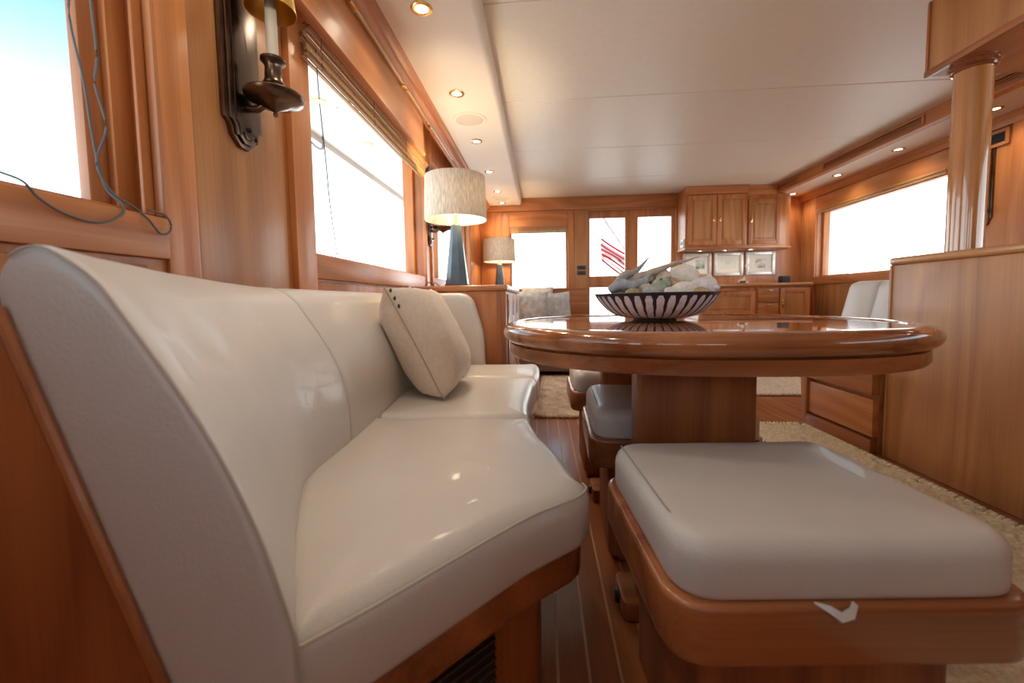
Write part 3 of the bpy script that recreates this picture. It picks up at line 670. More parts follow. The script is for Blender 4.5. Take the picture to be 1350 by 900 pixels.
bm, _ = ring_loft(rim_prof, True); O('rim', bm, GLOSS, tb, .9)
bm = B(); top = [bm.verts.new(p) for p in soval(-.0475, ZT-.0035)]; bot = [bm.verts.new(p) for p in soval(-.0475, ZT-.03)]
bm.faces.new(top); bm.faces.new(bot[::-1])
for j in range(len(top)): bm.faces.new((bot[j], bot[(j+1) % 128], top[(j+1) % 128], top[j]))
O('table_top', bm, wood('table', 'y', .06, 1.0), tb)
bm, _ = ring_loft([(-.028, ZT-.053), (-.020, ZT-.055), (-.019, ZT-.080), (-.024, ZT-.088), (-.06, ZT-.088), (-.06, ZT-.053)], True); O('apron', bm, wood('table', 'x', .25, .5), tb, .7)
O('underframe', prism(B(), [p[:2] for p in soval(-.10, 0, 64)], ZT-.06, ZT-.030), wood('table', 'x'), tb)
PD = [(1.0, 1.085), (1.60, 1.685)]
for k, (a, b) in enumerate(PD):
    O('pedestal', prism(B(), round_poly([(.228, a), (.512, a), (.512, b), (.228, b)], .022, 5), .05, ZT-.06, 'z'), wood('table', 'z', .3, .4), tb)
    O('foot', prism(B(), round_poly([(.19, a-.02), (.55, a-.02), (.55, b+.02), (.19, b+.02)], .02, 4), .001, .05, 'z', .008), wood('table', 'x'), tb)
    O('bolt_cap', lathe(B(), [(0, -.012), (.016, -.010), (.02, 0)], (.19, (a+b)/2, .026), 14, 'x'), BLACK, tb)

# ================================================================ STOOLS
def make_stool(label):
    t = thing('dining_stool', label, 'stool', (0, 0, 0), 'upholstered stools at the oval table')
    hw, hd = .245, .205
    fo = round_poly([(-hw, -hd), (hw, -hd), (hw, hd), (-hw, hd)], .062, 8)
    O('seat_frame', prism(B(), fo, .318, .402, 'z', .010, 3), wood('table', 'x', .25, .5), t)
    co = round_poly([(-hw+.014, -hd+.010), (hw-.014, -hd+.010), (hw-.014, hd-.008), (-hw+.014, hd-.008)], .06, 8)
    c = O('seat_cushion', cushion(co, .400, .484, .034, .010, .010, 110), LEATHER_G, t, 1.2)
    O('piping', tube(B(), smooth([(-.214, .165, .4805), (-.2145, .05, .4825), (-.2145, -.06, .4815), (-.211, -.125, .4775), (-.203, -.160, .470), (-.193, -.181, .455), (-.187, -.189, .435), (-.186, -.190, .410)]), .0018, 6), plain('stool_piping', (.42, .41, .405), .5), c)
    O('base', prism(B(), round_poly([(-.185, -.15), (.185, -.15), (.185, .15), (-.185, .15)], .03, 5), .03, .320, 'z'), wood('table', 'z', .55, 0), t)
    O('toe_kick', prism(B(), round_poly([(-.165, -.13), (.165, -.13), (.165, .13), (-.165, .13)], .03, 5), .001, .032, 'z'), wood('table', 'x'), t)
    return t
s1_ = make_stool('cream stool with a loose white tag drawn out from the table')
s1_.location = (.392, .735, 0); s1_.rotation_euler.z = R(4)
s2_ = dup(s1_, (.382, 1.345, 0), R(-2), 'cream stool tucked between the two table pedestals')
s3_ = dup(s1_, (.365, 1.95, 0), 0, 'cream stool on the far side beyond the rear pedestal')
bm = B(); tp = [(-.058, -.197, .404), (-.046, -.209, .407), (-.034, -.213, .401), (-.022, -.211, .406), (-.008, -.198, .404)]
lo = [(-.058, -.200, .402), (-.046, -.214, .398), (-.036, -.216, .390), (-.020, -.215, .394), (-.006, -.203, .402)]
loft(bm, [[p, q, (q[0], q[1]+.003, q[2]-.002), (p[0], p[1]+.003, p[2]-.002)] for p, q in zip(tp, lo)])
O('fabric_tag', bm, plain('white_tag', (.8, .78, .74), .8), s1_)

# ================================================================ BOWL AND SHELLS
BC = (.374, 1.400); BZ = ZT-.0035
bw = thing('shell_bowl', 'black and white striped shallow bowl on the oval table', 'bowl', (BC[0], BC[1], BZ))
def bowl_r(t): return .072+.102*math.sin(t*math.pi/2)**.9 if t > 0 else .072
def bowl_pt(t, a, off=0): 
    r = .060+.113*(t**.38)+off; return (BC[0]+r*math.cos(a), BC[1]+r*math.sin(a), BZ+.006+.080*t)
prof = [(.0, .004), (.05, .004), (.052, 0), (.062, 0), (.0625, .006)]+[(.060+.113*((k/14)**.38), .006+.080*(k/14)) for k in range(1, 15)]+[(.171, .088), (.168, .086), (.14, .046), (.10, .016), (0, .012)]
O('body', lathe(B(), prof, (BC[0], BC[1], BZ), 72), plain('black_ceramic', (.025, .024, .035), .5, bump=.3, bscale=90), bw)
STR = plain('chalk_white_glaze', (.84, .84, .92), .6, bump=.4, bscale=160, var=.12, vscale=90)
for k in range(36):
    a0 = 2*math.pi*k/36; bm = B(); rows = []
    for i in range(9):
        t = .02+.88*(i/8)**1.4; hw = (.0125-.003*(1-t))/(.060+.113*t**.38)*.80*(1 if i not in (0, 8) else .55)*(1+.10*math.sin(i*2.1+k*1.7))
        rows.append([bm.verts.new(bowl_pt(t, a0+s*hw, .0016-.0006*abs(s))) for s in (-1, -.4, .4, 1)])
    for r0, r1 in zip(rows, rows[1:]):
        for j in range(3): bm.faces.new((r0[j], r0[j+1], r1[j+1], r1[j]))
    bmesh.ops.recalc_face_normals(bm, faces=bm.faces[:]); O('stripe', bm, STR, bw)
def lump(name, label, cat, c, r, mat, squash=(1, 1, 1), rot=(0, 0, 0), ribs=0, ribd=.04, nz=.05, seed=0, spikes=0, group='shells heaped in the striped bowl', taper=0, fan=False):
    bm = B(); bmesh.ops.create_uvsphere(bm, u_segments=40, v_segments=22, radius=1)
    for v in bm.verts:
        p = v.co.copy(); a = math.atan2(p.y, p.x); f = 1
        if ribs: f += ribd*(1 if fan else (1-abs(p.z)**3))*math.cos(ribs*a)
        f += nz*noise.noise(p*1.7+Vector((seed*3.1, seed, 0)))
        if spikes:
            s_ = max(0, math.cos(spikes*a))**6*max(0, 1-abs(p.z-.1)*2.4); f += .30*s_
        if taper: 
            k_ = 1-taper*max(0, p.z); p.x *= k_; p.y *= k_; p.z *= 1+taper*.7*max(0, p.z)
        v.co = Vector((p.x*squash[0], p.y*squash[1], p.z*squash[2]))*r*f
    bmesh.ops.rotate(bm, verts=bm.verts[:], matrix=Matrix.Rotation(rot[2], 3, 'Z')@Matrix.Rotation(rot[1], 3, 'Y')@Matrix.Rotation(rot[0], 3, 'X'))
    bmesh.ops.translate(bm, verts=bm.verts[:], vec=c)
    o = O(name, bm, mat, None, 1.5); zc = min(v.co.z for v in o.data.vertices)
    return tag(rebase(o, (c[0], c[1], zc)), label, cat, group)
def shm(n, c, var=.28, sc=34, b=.6): return plain('shell_'+n, c, .55, bump=b, bscale=170, var=var, vscale=sc)
PK, WH, TN_, GR, PU = shm('pink', (.86, .66, .56)), shm('white', (.93, .86, .79), .10), shm('tan', (.62, .44, .30), .4, 60), shm('green', (.42, .48, .36), .35, 70), shm('lilac', (.90, .82, .84), .15)
bx_, by_ = BC; z = BZ+.009
# (x offset from bowl centre, y offset, z) : rim is at +0.066
def shell_obj(name, label, bm, mat, c, rot):
    bmesh.ops.recalc_face_normals(bm, faces=bm.faces[:])
    bmesh.ops.rotate(bm, verts=bm.verts[:], matrix=Matrix.Rotation(rot[2], 3, 'Z')@Matrix.Rotation(rot[1], 3, 'Y')@Matrix.Rotation(rot[0], 3, 'X'))
    bmesh.ops.translate(bm, verts=bm.verts[:], vec=c); o = O(name, bm, mat, None, 1.5)
    return tag(rebase(o, (c[0], c[1], min(v.co.z for v in o.data.vertices))), label, 'shell', 'shells heaped in the striped bowl')
def scallop(Rr, D, ribs=15):
    """fan shell: hinge at the origin, fan opens upward, domed towards -y"""
    bm = B(); nr, na = 14, 60; g = {}
    for s_ in (1, -.35):
        for i in range(nr+1):
            for j in range(na+1):
                r = .06+.94*i/nr; a = R(-78)+R(156)*j/na; rib = math.cos(ribs*a*2)*.035*r if 2 < j < na-2 else 0
                edge = 1-.12*(abs(j/na-.5)*2)**3; d = D*math.sin(math.pi*min(1, r**.8))**.7*math.cos(a*.75)
                g[s_, i, j] = bm.verts.new((Rr*r*math.sin(a)*1.02*edge, -s_*(d+.10*rib*Rr*8)-.001*s_, Rr*r*math.cos(a)*edge+.012*Rr*math.cos(ribs*a*2)*(i == nr)))
        for i in range(nr):
            for j in range(na): bm.faces.new((g[s_, i, j], g[s_, i+1, j], g[s_, i+1, j+1], g[s_, i, j+1]))
    return bm
def conch(Lh, Rr, knobs=7):
    bm = B(); nt, na = 44, 48; rings = []
    def pf(t): return (t/.36)**.9*(.86+.14*math.cos(t*70)) if t < .36 else (1-.06*math.sin((t-.36)*6)) if t < .46 else max(.05, (1-((t-.46)/.54))**.8*.97)
    for i in range(nt+1):
        t = i/nt; r = max(.015, pf(t)); kn = math.exp(-((t-.38)/.055)**2)+.5*math.exp(-((t-.22)/.03)**2)
        rings.append([bm.verts.new(((t-.45)*Lh, Rr*r*(1+.38*kn*max(0, math.cos(knobs*q/2+t*5))**4)*math.cos(q)*(1+.10*math.cos(q-1)), Rr*r*(1+.38*kn*max(0, math.cos(knobs*q/2+t*5))**4)*math.sin(q))) for q in [2*math.pi*k/na for k in range(na)]])
    for a, b in zip(rings, rings[1:]):
        for k in range(na): bm.faces.new((a[k], a[(k+1) % na], b[(k+1) % na], b[k]))
    bm.faces.new(rings[0]); bm.faces.new(rings[-1]); return bm
lump('scallop_shell', 'large pale fan shell standing high at the back of the bowl', 'shell', (bx_+.087, by_+.015, z+.116), .043, WH, (1.05, .62, .78), (R(-8), R(6), 0), 32, .016, .05, 1)
lump('clam_shell', 'smooth pinkish white clam at the front of the bowl', 'shell', (bx_+.051, by_-.088, z+.066), .038, WH, (1.08, .60, .80), (R(6), R(-5), 0), 30, .012, .06, 2)
shell_obj('conch_shell', 'knobbly lilac white conch lying at the bowl edge', conch(.100, .032, 8), PU, (bx_+.118, by_-.055, z+.080), (R(25), R(-14), R(-150)))
lump('helmet_shell', 'peach mottled helmet shell at the bowl rim behind the conch', 'shell', (bx_+.142, by_+.010, z+.094), .027, shm('peach', (.62, .40, .26), .3, 40), (1, .9, .95), (R(30), R(20), 0), 9, .05, .08, 4)
lump('moon_snail', 'round pink moon snail shell near the middle of the heap', 'shell', (bx_+.019, by_+.005, z+.114), .026, PK, (1, .9, .92), (R(20), R(-20), 0), 0, 0, .10, 5)
lump('cockle_shell', 'ribbed speckled cockle beside the moon snail', 'shell', (bx_-.022, by_+.0, z+.112), .021, TN_, (1.1, .9, .85), (R(30), R(25), R(10)), 20, .055, .06, 6)
lump('sea_urchin', 'greenish grey sea urchin with a painted dark hole on top of the heap', 'urchin', (bx_-.004, by_-.075, z+.086), .0235, GR, (1.1, .95, .92), (R(38), R(-15), 0), 20, .045, .03, 7); ur = bpy.data.objects['sea_urchin']
O('mouth_shade_cap', lathe(B(), [(0, .0025), (.003, .002), (.004, 0), (0, -.001)], (bx_-.008, by_-.0905, z+.1025), 12), BLACK, ur)  # no real opening: black cap paints the shade inside the hole
lump('sea_urchin', 'grey ribbed sea urchin at the front rim of the bowl', 'urchin', (bx_-.031, by_-.105, z+.068), .027, shm('urchin_grey', (.42, .42, .40), .25, 60), (1.1, .85, .72), (R(20), 0, 0), 24, .05, .03, 8)
lump('sea_urchin', 'small pinkish urchin tucked behind the grey ribbed urchin', 'urchin', (bx_-.048, by_-.074, z+.082), .018, PK, (1, .9, .85), (0, 0, 0), 16, .03, .03, 9)
lump('cowrie_shell', 'tan speckled cowrie lying low at the bowl rim', 'shell', (bx_-.078, by_-.090, z+.068), .021, shm('cowrie', (.50, .40, .20), .3, 60), (1.2, .8, .6), (0, 0, R(10)), 0, 0, .03, 10)
lump('whelk_shell', 'pinkish tan whelk low between clam and conch', 'shell', (bx_+.088, by_-.100, z+.068), .020, shm('whelk', (.60, .42, .24), .3, 50), (1.3, .8, .6), (0, 0, R(-10)), 0, 0, .06, 11)
lump('turban_shell', 'brown mottled turban shell under the driftwood', 'shell', (bx_-.060, by_+.03, z+.074), .030, TN_, (1, .9, .8), (R(10), R(30), 0), 0, 0, .1, 12)
lump('pebble', 'pale rounded stone low at the driftwood end of the bowl', 'stone', (bx_-.105, by_-.045, z+.060), .027, shm('stone', (.52, .47, .42), .2, 30), (1.2, .9, .6), (0, 0, R(20)), 0, 0, .08, 13)
lump('auger_shell', 'small tan shell filling the gap below the fan shell', 'shell', (bx_+.042, by_-.03, z+.088), .026, TN_, (1.2, .8, .8), (0, R(20), 0), 0, 0, .08, 14)
lump('oyster_shell', 'rough cream oyster filling the back of the bowl', 'shell', (bx_-.01, by_+.075, z+.066), .055, WH, (1.7, 1.0, .55), (0, 0, 0), 0, 0, .15, 15)
lump('limpet_shell', 'small ivory limpet between the grey urchin and the clam', 'shell', (bx_+.006, by_-.118, z+.070), .013, WH, (1.1, 1, .8), (R(30), 0, 0), 14, .06, .05, 21)
lump('periwinkle_shell', 'tiny dark speckled periwinkle above the green urchin', 'shell', (bx_+.020, by_-.045, z+.098), .013, shm('periwinkle', (.40, .28, .22), .4, 90), (1, 1, 1.1), (R(40), R(30), 0), 0, 0, .1, 22, taper=.5)
shell_obj('small_scallop', 'small peach fan shell leaning on the large fan shell', scallop(.036, .012, 12), shm('peach_fan', (.85, .62, .46), .2, 40), (bx_+.055, by_-.035, z+.074), (R(-20), R(-25), R(10)))
shell_obj('small_whelk', 'small ivory whelk lying on the driftwood end of the heap', conch(.050, .013, 6), WH, (bx_-.050, by_-.055, z+.086), (R(10), R(20), R(30)))
DW = plain('grey_driftwood', (.40, .36, .33), .85, bump=.6, bscale=60, var=.3, vscale=40)
def stick(label, pts, rad, mat=DW, sub=5):
    P = [Vector(p) for p in pts]; Q, rr = [], []
    for i in range(len(P)-1):
        for k in range(sub):
            t = k/sub; q = P[i].lerp(P[i+1], t); Q.append(q+Vector((noise.noise(q*40), noise.noise(q*40+Vector((5, 0, 0))), noise.noise(q*40+Vector((0, 9, 0)))))*.003); rr.append(rad[i]+(rad[i+1]-rad[i])*t)
    Q.append(P[-1]); rr.append(rad[-1])
    o = O('driftwood', tube(B(), Q, rr, 9), mat, None, 1.4); return tag(rebase(o, min(pts, key=lambda p: p[2])), label, 'driftwood', 'driftwood in the striped bowl')
stick('long pale driftwood spike reaching out past the fan shell', [(bx_-.100, by_-.03, z+0.098), (bx_-.055, by_-.02, z+0.114), (bx_+.005, by_-.015, z+0.131), (bx_+.055, by_-.01, z+0.152), (bx_+.125, by_+.0, z+0.168)], [.010, .011, .0095, .005, .0008], plain('pale_driftwood', (.46, .38, .31), .8, bump=.5, bscale=70, var=.25, vscale=40))
stick('short driftwood spike pointing steeply up from the bowl', [(bx_-.090, by_+.005, z+0.108), (bx_-.05, by_+.01, z+0.134), (bx_-.012, by_+.012, z+0.174)], [.009, .008, .0008])
stick('grey knotted driftwood piece at the bowl edge', [(bx_-.135, by_-.055, z+0.076), (bx_-.112, by_-.065, z+0.094), (bx_-.085, by_-.075, z+0.088), (bx_-.05, by_-.075, z+0.098), (bx_-.022, by_-.06, z+0.122)], [.012, .017, .013, .012, .003], plain('blue_driftwood', (.36, .37, .40), .85, bump=.6, bscale=50, var=.35, vscale=45))
stick('stubby upright driftwood knot under the long spike', [(bx_-.118, by_-.04, z+0.080), (bx_-.102, by_-.035, z+0.108), (bx_-.085, by_-.03, z+0.122), (bx_-.072, by_-.028, z+0.126)], [.016, .015, .013, .006])
TW = plain('dry_twig', (.50, .34, .22), .9)
for k in range(12):
    a = random.uniform(-.6, .9); p0 = Vector((bx_-.085+random.uniform(-.03, .03), by_+.0, z+.08)); h = random.uniform(.035, .075)
    p1 = p0+Vector((math.sin(a)*h*.6, random.uniform(-.02, .02), h*.7)); p2 = p1+Vector((math.sin(a)*h*.5, 0, h*.25))
    tag(rebase(O('dry_sprig', tube(B(), [p0, p1, p2], [.0009, .0007, .0004], 5), TW), p0), 'fine dry sprig poking out among the driftwood', 'sprig', 'dry sprigs in the striped bowl')

KB = 1.15; CB = Vector((BC[0], BC[1], BZ))
for ch in bw.children: ch.data.transform(Matrix.Diagonal((1.14, 1.14, 1, 1)))
for o in [o for o in bpy.data.objects if o.get('group') in ('shells heaped in the striped bowl', 'driftwood in the striped bowl', 'dry sprigs in the striped bowl')]:
    o.location = CB+(o.location-CB)*KB; o.data.transform(Matrix.Diagonal((KB, KB, KB, 1)))
    for ch in o.children: ch.data.transform(Matrix.Diagonal((KB, KB, KB, 1)))

# ================================================================ LAMP CABINET, LAMPS
lc = thing('lamp_cabinet', 'teak cabinet behind the settee carrying the large table lamp', 'cabinet', (-.5, 2.9, 0))
O('body', box(B(), XL+.03, -.215, 2.36, 3.55, .06, .855, .006), wood('teak', 'z'), lc)
O('top', box(B(), XL+.026, -.200, 2.350, 3.56, .855, .890, .010, 3), wood('teak', 'x', .22, .5), lc)
O('corner_post', box(B(), -.262, -.208, 2.352, 2.40, .06, .854, .008), wood('table', 'z'), lc); O('kick_plate', box(B(), XL+.05, -.25, 2.40, 3.5, .001, .06), wood('teak', 'y'), lc)
for a in (2.42, 2.80, 3.18):
    d = O('door', box(B(), -.216, -.200, a, a+.36, .10, .835, .004), wood('teak', 'z'), lc)
    O('handle', tube(B(), [(-.200, a+.03, .30), (-.185, a+.03, .31), (-.185, a+.03, .40), (-.200, a+.03, .41)], .005, 8), BRASS, d)
    O('hinge', box(B(), -.203, -.196, a+.002, a+.012, .70, .80), CHROME, d)
O('latch', lathe(B(), [(0, -.008), (.014, -.006), (.016, 0)], (-.69, 2.36, .835), 16, 'y'), BLACK, lc)
SH = shade_mat(); LB = plain('slate_blue_ceramic', (.055, .085, .12), .34, coat=.2, var=.25, vscale=12)
lp = thing('table_lamp', 'large table lamp with drum shade and slate blue base on the teak cabinet', 'lamp', (-.528, 2.54, .891), 'linen drum table lamps')
c = (-.528, 2.54, .891)
def frustum(w0, w1, z0, z1, n=8):
    bm = B(); secs = []
    for k in range(7):
        t = k/6; w = w0+(w1-w0)*t; secs.append([(c[0]+w*math.cos(2*math.pi*(i+.5)/n), c[1]+w*math.sin(2*math.pi*(i+.5)/n), c[2]+z0+(z1-z0)*t) for i in range(n)])
    return loft(bm, secs)
O('base', frustum(.074, .032, .012, .375), LB, lp, .3); O('foot', frustum(.080, .080, 0, .013), plain('lamp_foot', (.06, .08, .11), .4), lp, .3)
O('neck', lathe(B(), [(.030, .375), (.026, .383), (.010, .388), (.007, .41), (.010, .43), (.004, .44), (.004, .66), (0, .66)], c, 20), BRASS, lp)
O('shade', lathe(B(), [(.192, .408), (.184, .668), (.181, .668), (.189, .408), (.192, .408)], c, 64, cap=False), SH, lp)
O('finial', lathe(B(), [(.004, .66), (.009, .668), (.009, .678), (0, .684)], c, 14), BRASS, lp)
O('lamp_bulb', lathe(B(), [(0, .45), (.012, .455), (.018, .47), (.028, .50), (.030, .52), (.022, .545), (0, .555)], c, 20), emit('lamp_bulb_glow', (1, .84, .60), 25), lp)
light('lamp_light', 'POINT', (c[0]+.05, c[1]-.03, c[2]+.53), 5, (1, .80, .55), lp, shadow_soft_size=.03)
dup(lp, (-.505, 4.90, .851), 0, 'smaller looking table lamp in the aft corner beside the square window')
ct = thing('corner_table', 'teak corner table under the aft table lamp', 'table', (-.56, 4.9, 0))
O('top', box(B(), XL+.015, -.412, 4.64, 5.165, .82, .85, .008), wood('teak', 'y'), ct); O('body', box(B(), XL+.02, -.42, 4.66, 5.15, .001, .82), wood('teak', 'z'), ct)
tag(rebase(O('black_cable', tube(B(), [(-.70, 2.42, .894), (-.68, 2.40, .905), (-.67, 2.385, .915), (-.655, 2.40, .905), (-.645, 2.41, .894), (-.635, 2.38, .905), (-.625, 2.37, .91), (-.615, 2.40, .9), (-.615, 2.43, .894)], .0025, 6), BLACK), (-.65, 2.4, .893)), 'thin black lamp cord looping over the cabinet top', 'cord')

# ================================================================ AFT SOFA
sf = thing('aft_sofa', 'taupe upholstered sofa below the square aft window', 'sofa', (0, 4.8, 0))
O('base', box(B(), -.405, .30, 4.32, 5.14, .04, .30, .01), TAUPE, sf); O('seat_cushion', cushion(round_poly([(-.33, 4.30), (.29, 4.30), (.29, 4.95), (-.33, 4.95)], .04), .30, .46, .04, .02, .015, 80), TAUPE, sf, 1.2)
O('back', box(B(), -.33, .30, 4.96, 5.16, .30, .76, .04, 4), TAUPE, sf); O('arm', box(B(), -.405, -.335, 4.28, 5.16, .30, .86, .030, 4), TAN, sf)
for fx in (-.33, .27):
    for fy in (4.36, 5.1): O('leg', box(B(), fx-.02, fx+.02, fy-.02, fy+.02, .001, .04), BLACK, sf)
pillow('scatter_cushion', 'grey patterned cushion lying against the tan sofa arm', (-.13, 4.55, .70), (1, -.25, 0), (0, .26, .9), .38, .42, .15, GREYP, 'cushion')
pillow('scatter_cushion', 'beige grey cushion behind the other sofa cushions', (-.06, 4.90, .76), (1, -.05, 0), (0, .2, .9), .38, .40, .12, plain('beige_grey_fabric', (.60, .54, .48), .9, bump=.2, bscale=120, var=.18, vscale=14), 'cushion')
pillow('scatter_cushion', 'blue-grey cushion leaning at the door end of the sofa', (.15, 4.74, .70), (1, .1, .06), (.04, .25, .9), .36, .38, .14, plain('blue_grey_fabric', (.54, .56, .58), .9, bump=.2, bscale=120, var=.22, vscale=18), 'cushion')

# ================================================================ AFT CUPBOARDS
def door_panel(parent, x0, x1, y, z0, z1, knob=None, kind='teak', hinge=None):
    """framed door facing the camera at plane y (front)"""
    w = .045; f = B()
    box(f, x0, x0+w, y, y+.018, z0, z1, .003); box(f, x1-w, x1, y, y+.018, z0, z1, .003); box(f, x0+w, x1-w, y, y+.018, z0, z0+w, .003); box(f, x0+w, x1-w, y, y+.018, z1-w, z1, .003)
    d = O('door', f, wood(kind, 'z'), parent)
    p = B(); box(p, x0+w-.002, x1-w+.002, y+.008, y+.016, z0+w-.002, z1-w+.002); t = box(B(), x0+w+.018, x1-w-.018, y+.002, y+.012, z0+w+.018, z1-w-.018, .008, 1); merge(p, t)
    O('raised_panel', p, wood('cabinet', 'z'), d)
    if knob:
        kx, kz = knob
        O('pull', box(B(), kx-.010, kx+.010, y-.004, y, kz-.045, kz+.045, .003), BRASS, d); O('pull_drop', lathe(B(), [(0, -.02), (.008, -.017), (.010, -.008), (.006, -.003)], (kx, y, kz-.01), 14, 'y'), BRASS, d)
    return d
uc = thing('wall_cupboard', 'teak two-door cupboard hung from the ceiling beside the glazed doors', 'cupboard', (1.98, 5.0, 1.36))
O('carcass', box(B(), 1.645, 2.325, 4.90, YA-.035, 1.375, ZC-.004, .006), wood('teak', 'z'), uc); O('light_rail', box(B(), 1.640, 2.33, 4.885, YA-.035, 1.345, 1.378, .012, 3), wood('teak', 'x'), uc)
door_panel(uc, 1.665, 1.985, 4.880, 1.395, 1.955, (1.955, 1.70)); door_panel(uc, 1.992, 2.312, 4.880, 1.395, 1.955, (2.022, 1.70)); O('cornice', box(B(), 1.643, 2.328, 4.878, 4.90, 1.965, ZC-.004, .005), wood('teak', 'x'), uc)
uc2 = thing('wall_cupboard', 'teak single-door cupboard with angled end under the right soffit', 'cupboard', (2.55, 5.0, 1.37))
O('carcass', prism(B(), [(2.332, 4.92), (2.70, 4.92), (2.86, 5.02), (2.86, YA-.035), (2.332, YA-.035)], 1.378, 1.955, 'z', .004), wood('teak', 'z'), uc2)
O('light_rail', prism(B(), [(2.334, 4.905), (2.71, 4.905), (2.875, 5.01), (2.875, YA-.035), (2.334, YA-.035)], 1.350, 1.380, 'z', .010, 3), wood('teak', 'x'), uc2); O('filler', box(B(), 2.332, 2.655, 4.915, YA-.035, 1.955, ZC-.004, .003), wood('teak', 'x'), uc2); door_panel(uc2, 2.345, 2.690, 4.902, 1.395, 1.905, (2.375, 1.68))
PK_ = downlight('puck_light', 'small puck light under the two-door cupboard above the seascape picture', 'puck lights under the cupboards', (1.86, 5.02, 1.3445), energy=.7)
dup(PK_, (2.14, 5.02, 1.3445), label='small puck light under the two-door cupboard above the chart picture')
dup(PK_, (2.43, 5.02, 1.3495), label='small puck light under the single-door cupboard')
th = thing('thermostat', 'white control panel on the end of the two-door cupboard', 'thermostat', (1.63, 4.96, 1.38)); O('case', box(B(), 1.622, 1.645, 4.905, 4.985, 1.38, 1.47, .004), WHITE, th); O('screen', box(B(), 1.619, 1.623, 4.925, 4.965, 1.405, 1.445), BLACK, th)
# base cabinets, separate units and a shared worktop
b1 = thing('base_cabinet', 'teak base cabinet with a wide drop-front panel below the pictures', 'cabinet', (2.0, 4.9, 0))
O('body', box(B(), 1.70, 2.298, 4.62, YA-.015, .08, .905), wood('teak', 'z'), b1); O('kick_plate', box(B(), 1.72, 2.298, 4.68, YA-.015, .001, .08), wood('teak', 'x'), b1)
door_panel(b1, 1.715, 2.285, 4.600, .60, .855, None); door_panel(b1, 1.715, 1.995, 4.600, .12, .58, (1.97, .45)); door_panel(b1, 2.005, 2.285, 4.600, .12, .58, (2.03, .45)); O('pull_rail', box(B(), 1.80, 2.10, 4.590, 4.602, .862, .880, .003), wood('teak', 'x'), b1)
b2 = thing('base_cabinet', 'teak base cabinet with small drawers and a raised-panel door', 'cabinet', (2.6, 4.9, 0))
O('body', box(B(), 2.302, 2.86, 4.62, YA-.015, .08, .905), wood('teak', 'z'), b2); O('kick_plate', box(B(), 2.302, 2.84, 4.68, YA-.015, .001, .08), wood('teak', 'x'), b2)
for z0, z1 in ((.74, .885), (.585, .725), (.12, .57)): d = O('drawer', box(B(), 2.318, 2.53, 4.602, 4.62, z0, z1, .006), wood('teak', 'x'), b2); O('pull', box(B(), 2.39, 2.46, 4.594, 4.602, z1-.03, z1-.018, .002), BRASS, d)
door_panel(b2, 2.545, 2.845, 4.600, .12, .885, (2.57, .72))
wt = O('worktop', prism(B(), round_poly([(1.685, 4.585), (2.88, 4.585), (2.88, YA-.013), (1.685, YA-.013)], [.03, .03, 0, 0], 4), .906, .942, 'z', .010, 3), wood('teak', 'x', .22, .5)); tag(rebase(wt, (2.28, 4.9, .906)), 'polished teak worktop running over the base cabinets', 'worktop')
# framed pictures
FRM = plain('silver_frame', (.62, .58, .53), .35, metal=.45, var=.12, vscale=25); MATB = plain('picture_mount', (.82, .79, .72), .8)
def art_mat(n, cols, sc):
    m, N, L, p = newmat('art_%s' % n); tc = N.new('ShaderNodeTexCoord'); no = N.new('ShaderNodeTexNoise'); no.inputs['Scale'].default_value = sc; no.inputs['Detail'].default_value = 4; L.new(tc.outputs['Object'], no.inputs[0])
    r = N.new('ShaderNodeValToRGB'); L.new(no.outputs['Fac'], r.inputs[0]); r.color_ramp.elements[0].position = .35; r.color_ramp.elements[1].position = .65
    r.color_ramp.elements[0].color = (*cols[0], 1); r.color_ramp.elements[1].color = (*cols[2], 1); e = r.color_ramp.elements.new(.5); e.color = (*cols[1], 1)
    L.new(r.outputs[0], p.inputs['Base Color']); p.inputs['Roughness'].default_value = .25; return m
def picture(x0, x1, z0, z1, art, label, aw):
    t = thing('framed_picture', label, 'picture', ((x0+x1)/2, YA, z0), 'framed pictures over the worktop'); y = YA-.002
    for (a, b, c_, d_) in ((x0, x0+.038, z0, z1), (x1-.038, x1, z0, z1), (x0+.038, x1-.038, z0, z0+.038), (x0+.038, x1-.038, z1-.038, z1)): O('frame_rail', box(B(), a, b, y-.022, y, c_, d_, .006), FRM, t)
    O('mount', box(B(), x0+.037, x1-.037, y-.010, y, z0+.037, z1-.037), MATB, t); O('print', box(B(), *aw, y-.0115, y-.009, z0+.085, z1-.085), art, t)
picture(1.715, 2.052, 1.055, 1.335, art_mat('marine', ((.05, .10, .10), (.35, .45, .42), (.75, .74, .68)), 14), 'silver framed picture with a grey-green seascape print', (1.87, 1.975))
picture(2.082, 2.425, 1.055, 1.338, art_mat('map', ((.60, .66, .58), (.78, .78, .68), (.70, .74, .66)), 9), 'silver framed picture with a pale chart print', (2.165, 2.345))
picture(2.455, 2.795, 1.060, 1.340, art_mat('boats', ((.04, .05, .06), (.45, .28, .16), (.72, .70, .62)), 16), 'silver framed picture with a small dark and rusty print', (2.57, 2.685))
bk = thing('black_speaker_box', 'small black box at the end of the worktop', 'box', (2.78, 4.95, .943)); O('case', box(B(), 2.73, 2.83, 4.92, 5.0, .943, 1.03, .012), BLACK, bk); O('front_grille', box(B(), 2.74, 2.82, 4.914, 4.922, .953, 1.02, .003), plain('grille_dark', (.03, .03, .03), .8), bk)
od = thing('orchid_ornament', 'white orchid sprig in a low pot on the worktop', 'plant', (2.29, 4.92, .943))
O('pot', lathe(B(), [(.03, 0), (.04, .02), (.045, .035), (.038, .036), (0, .03)], (2.29, 4.92, .943), 20), plain('pot_brown', (.2, .09, .05), .5), od)
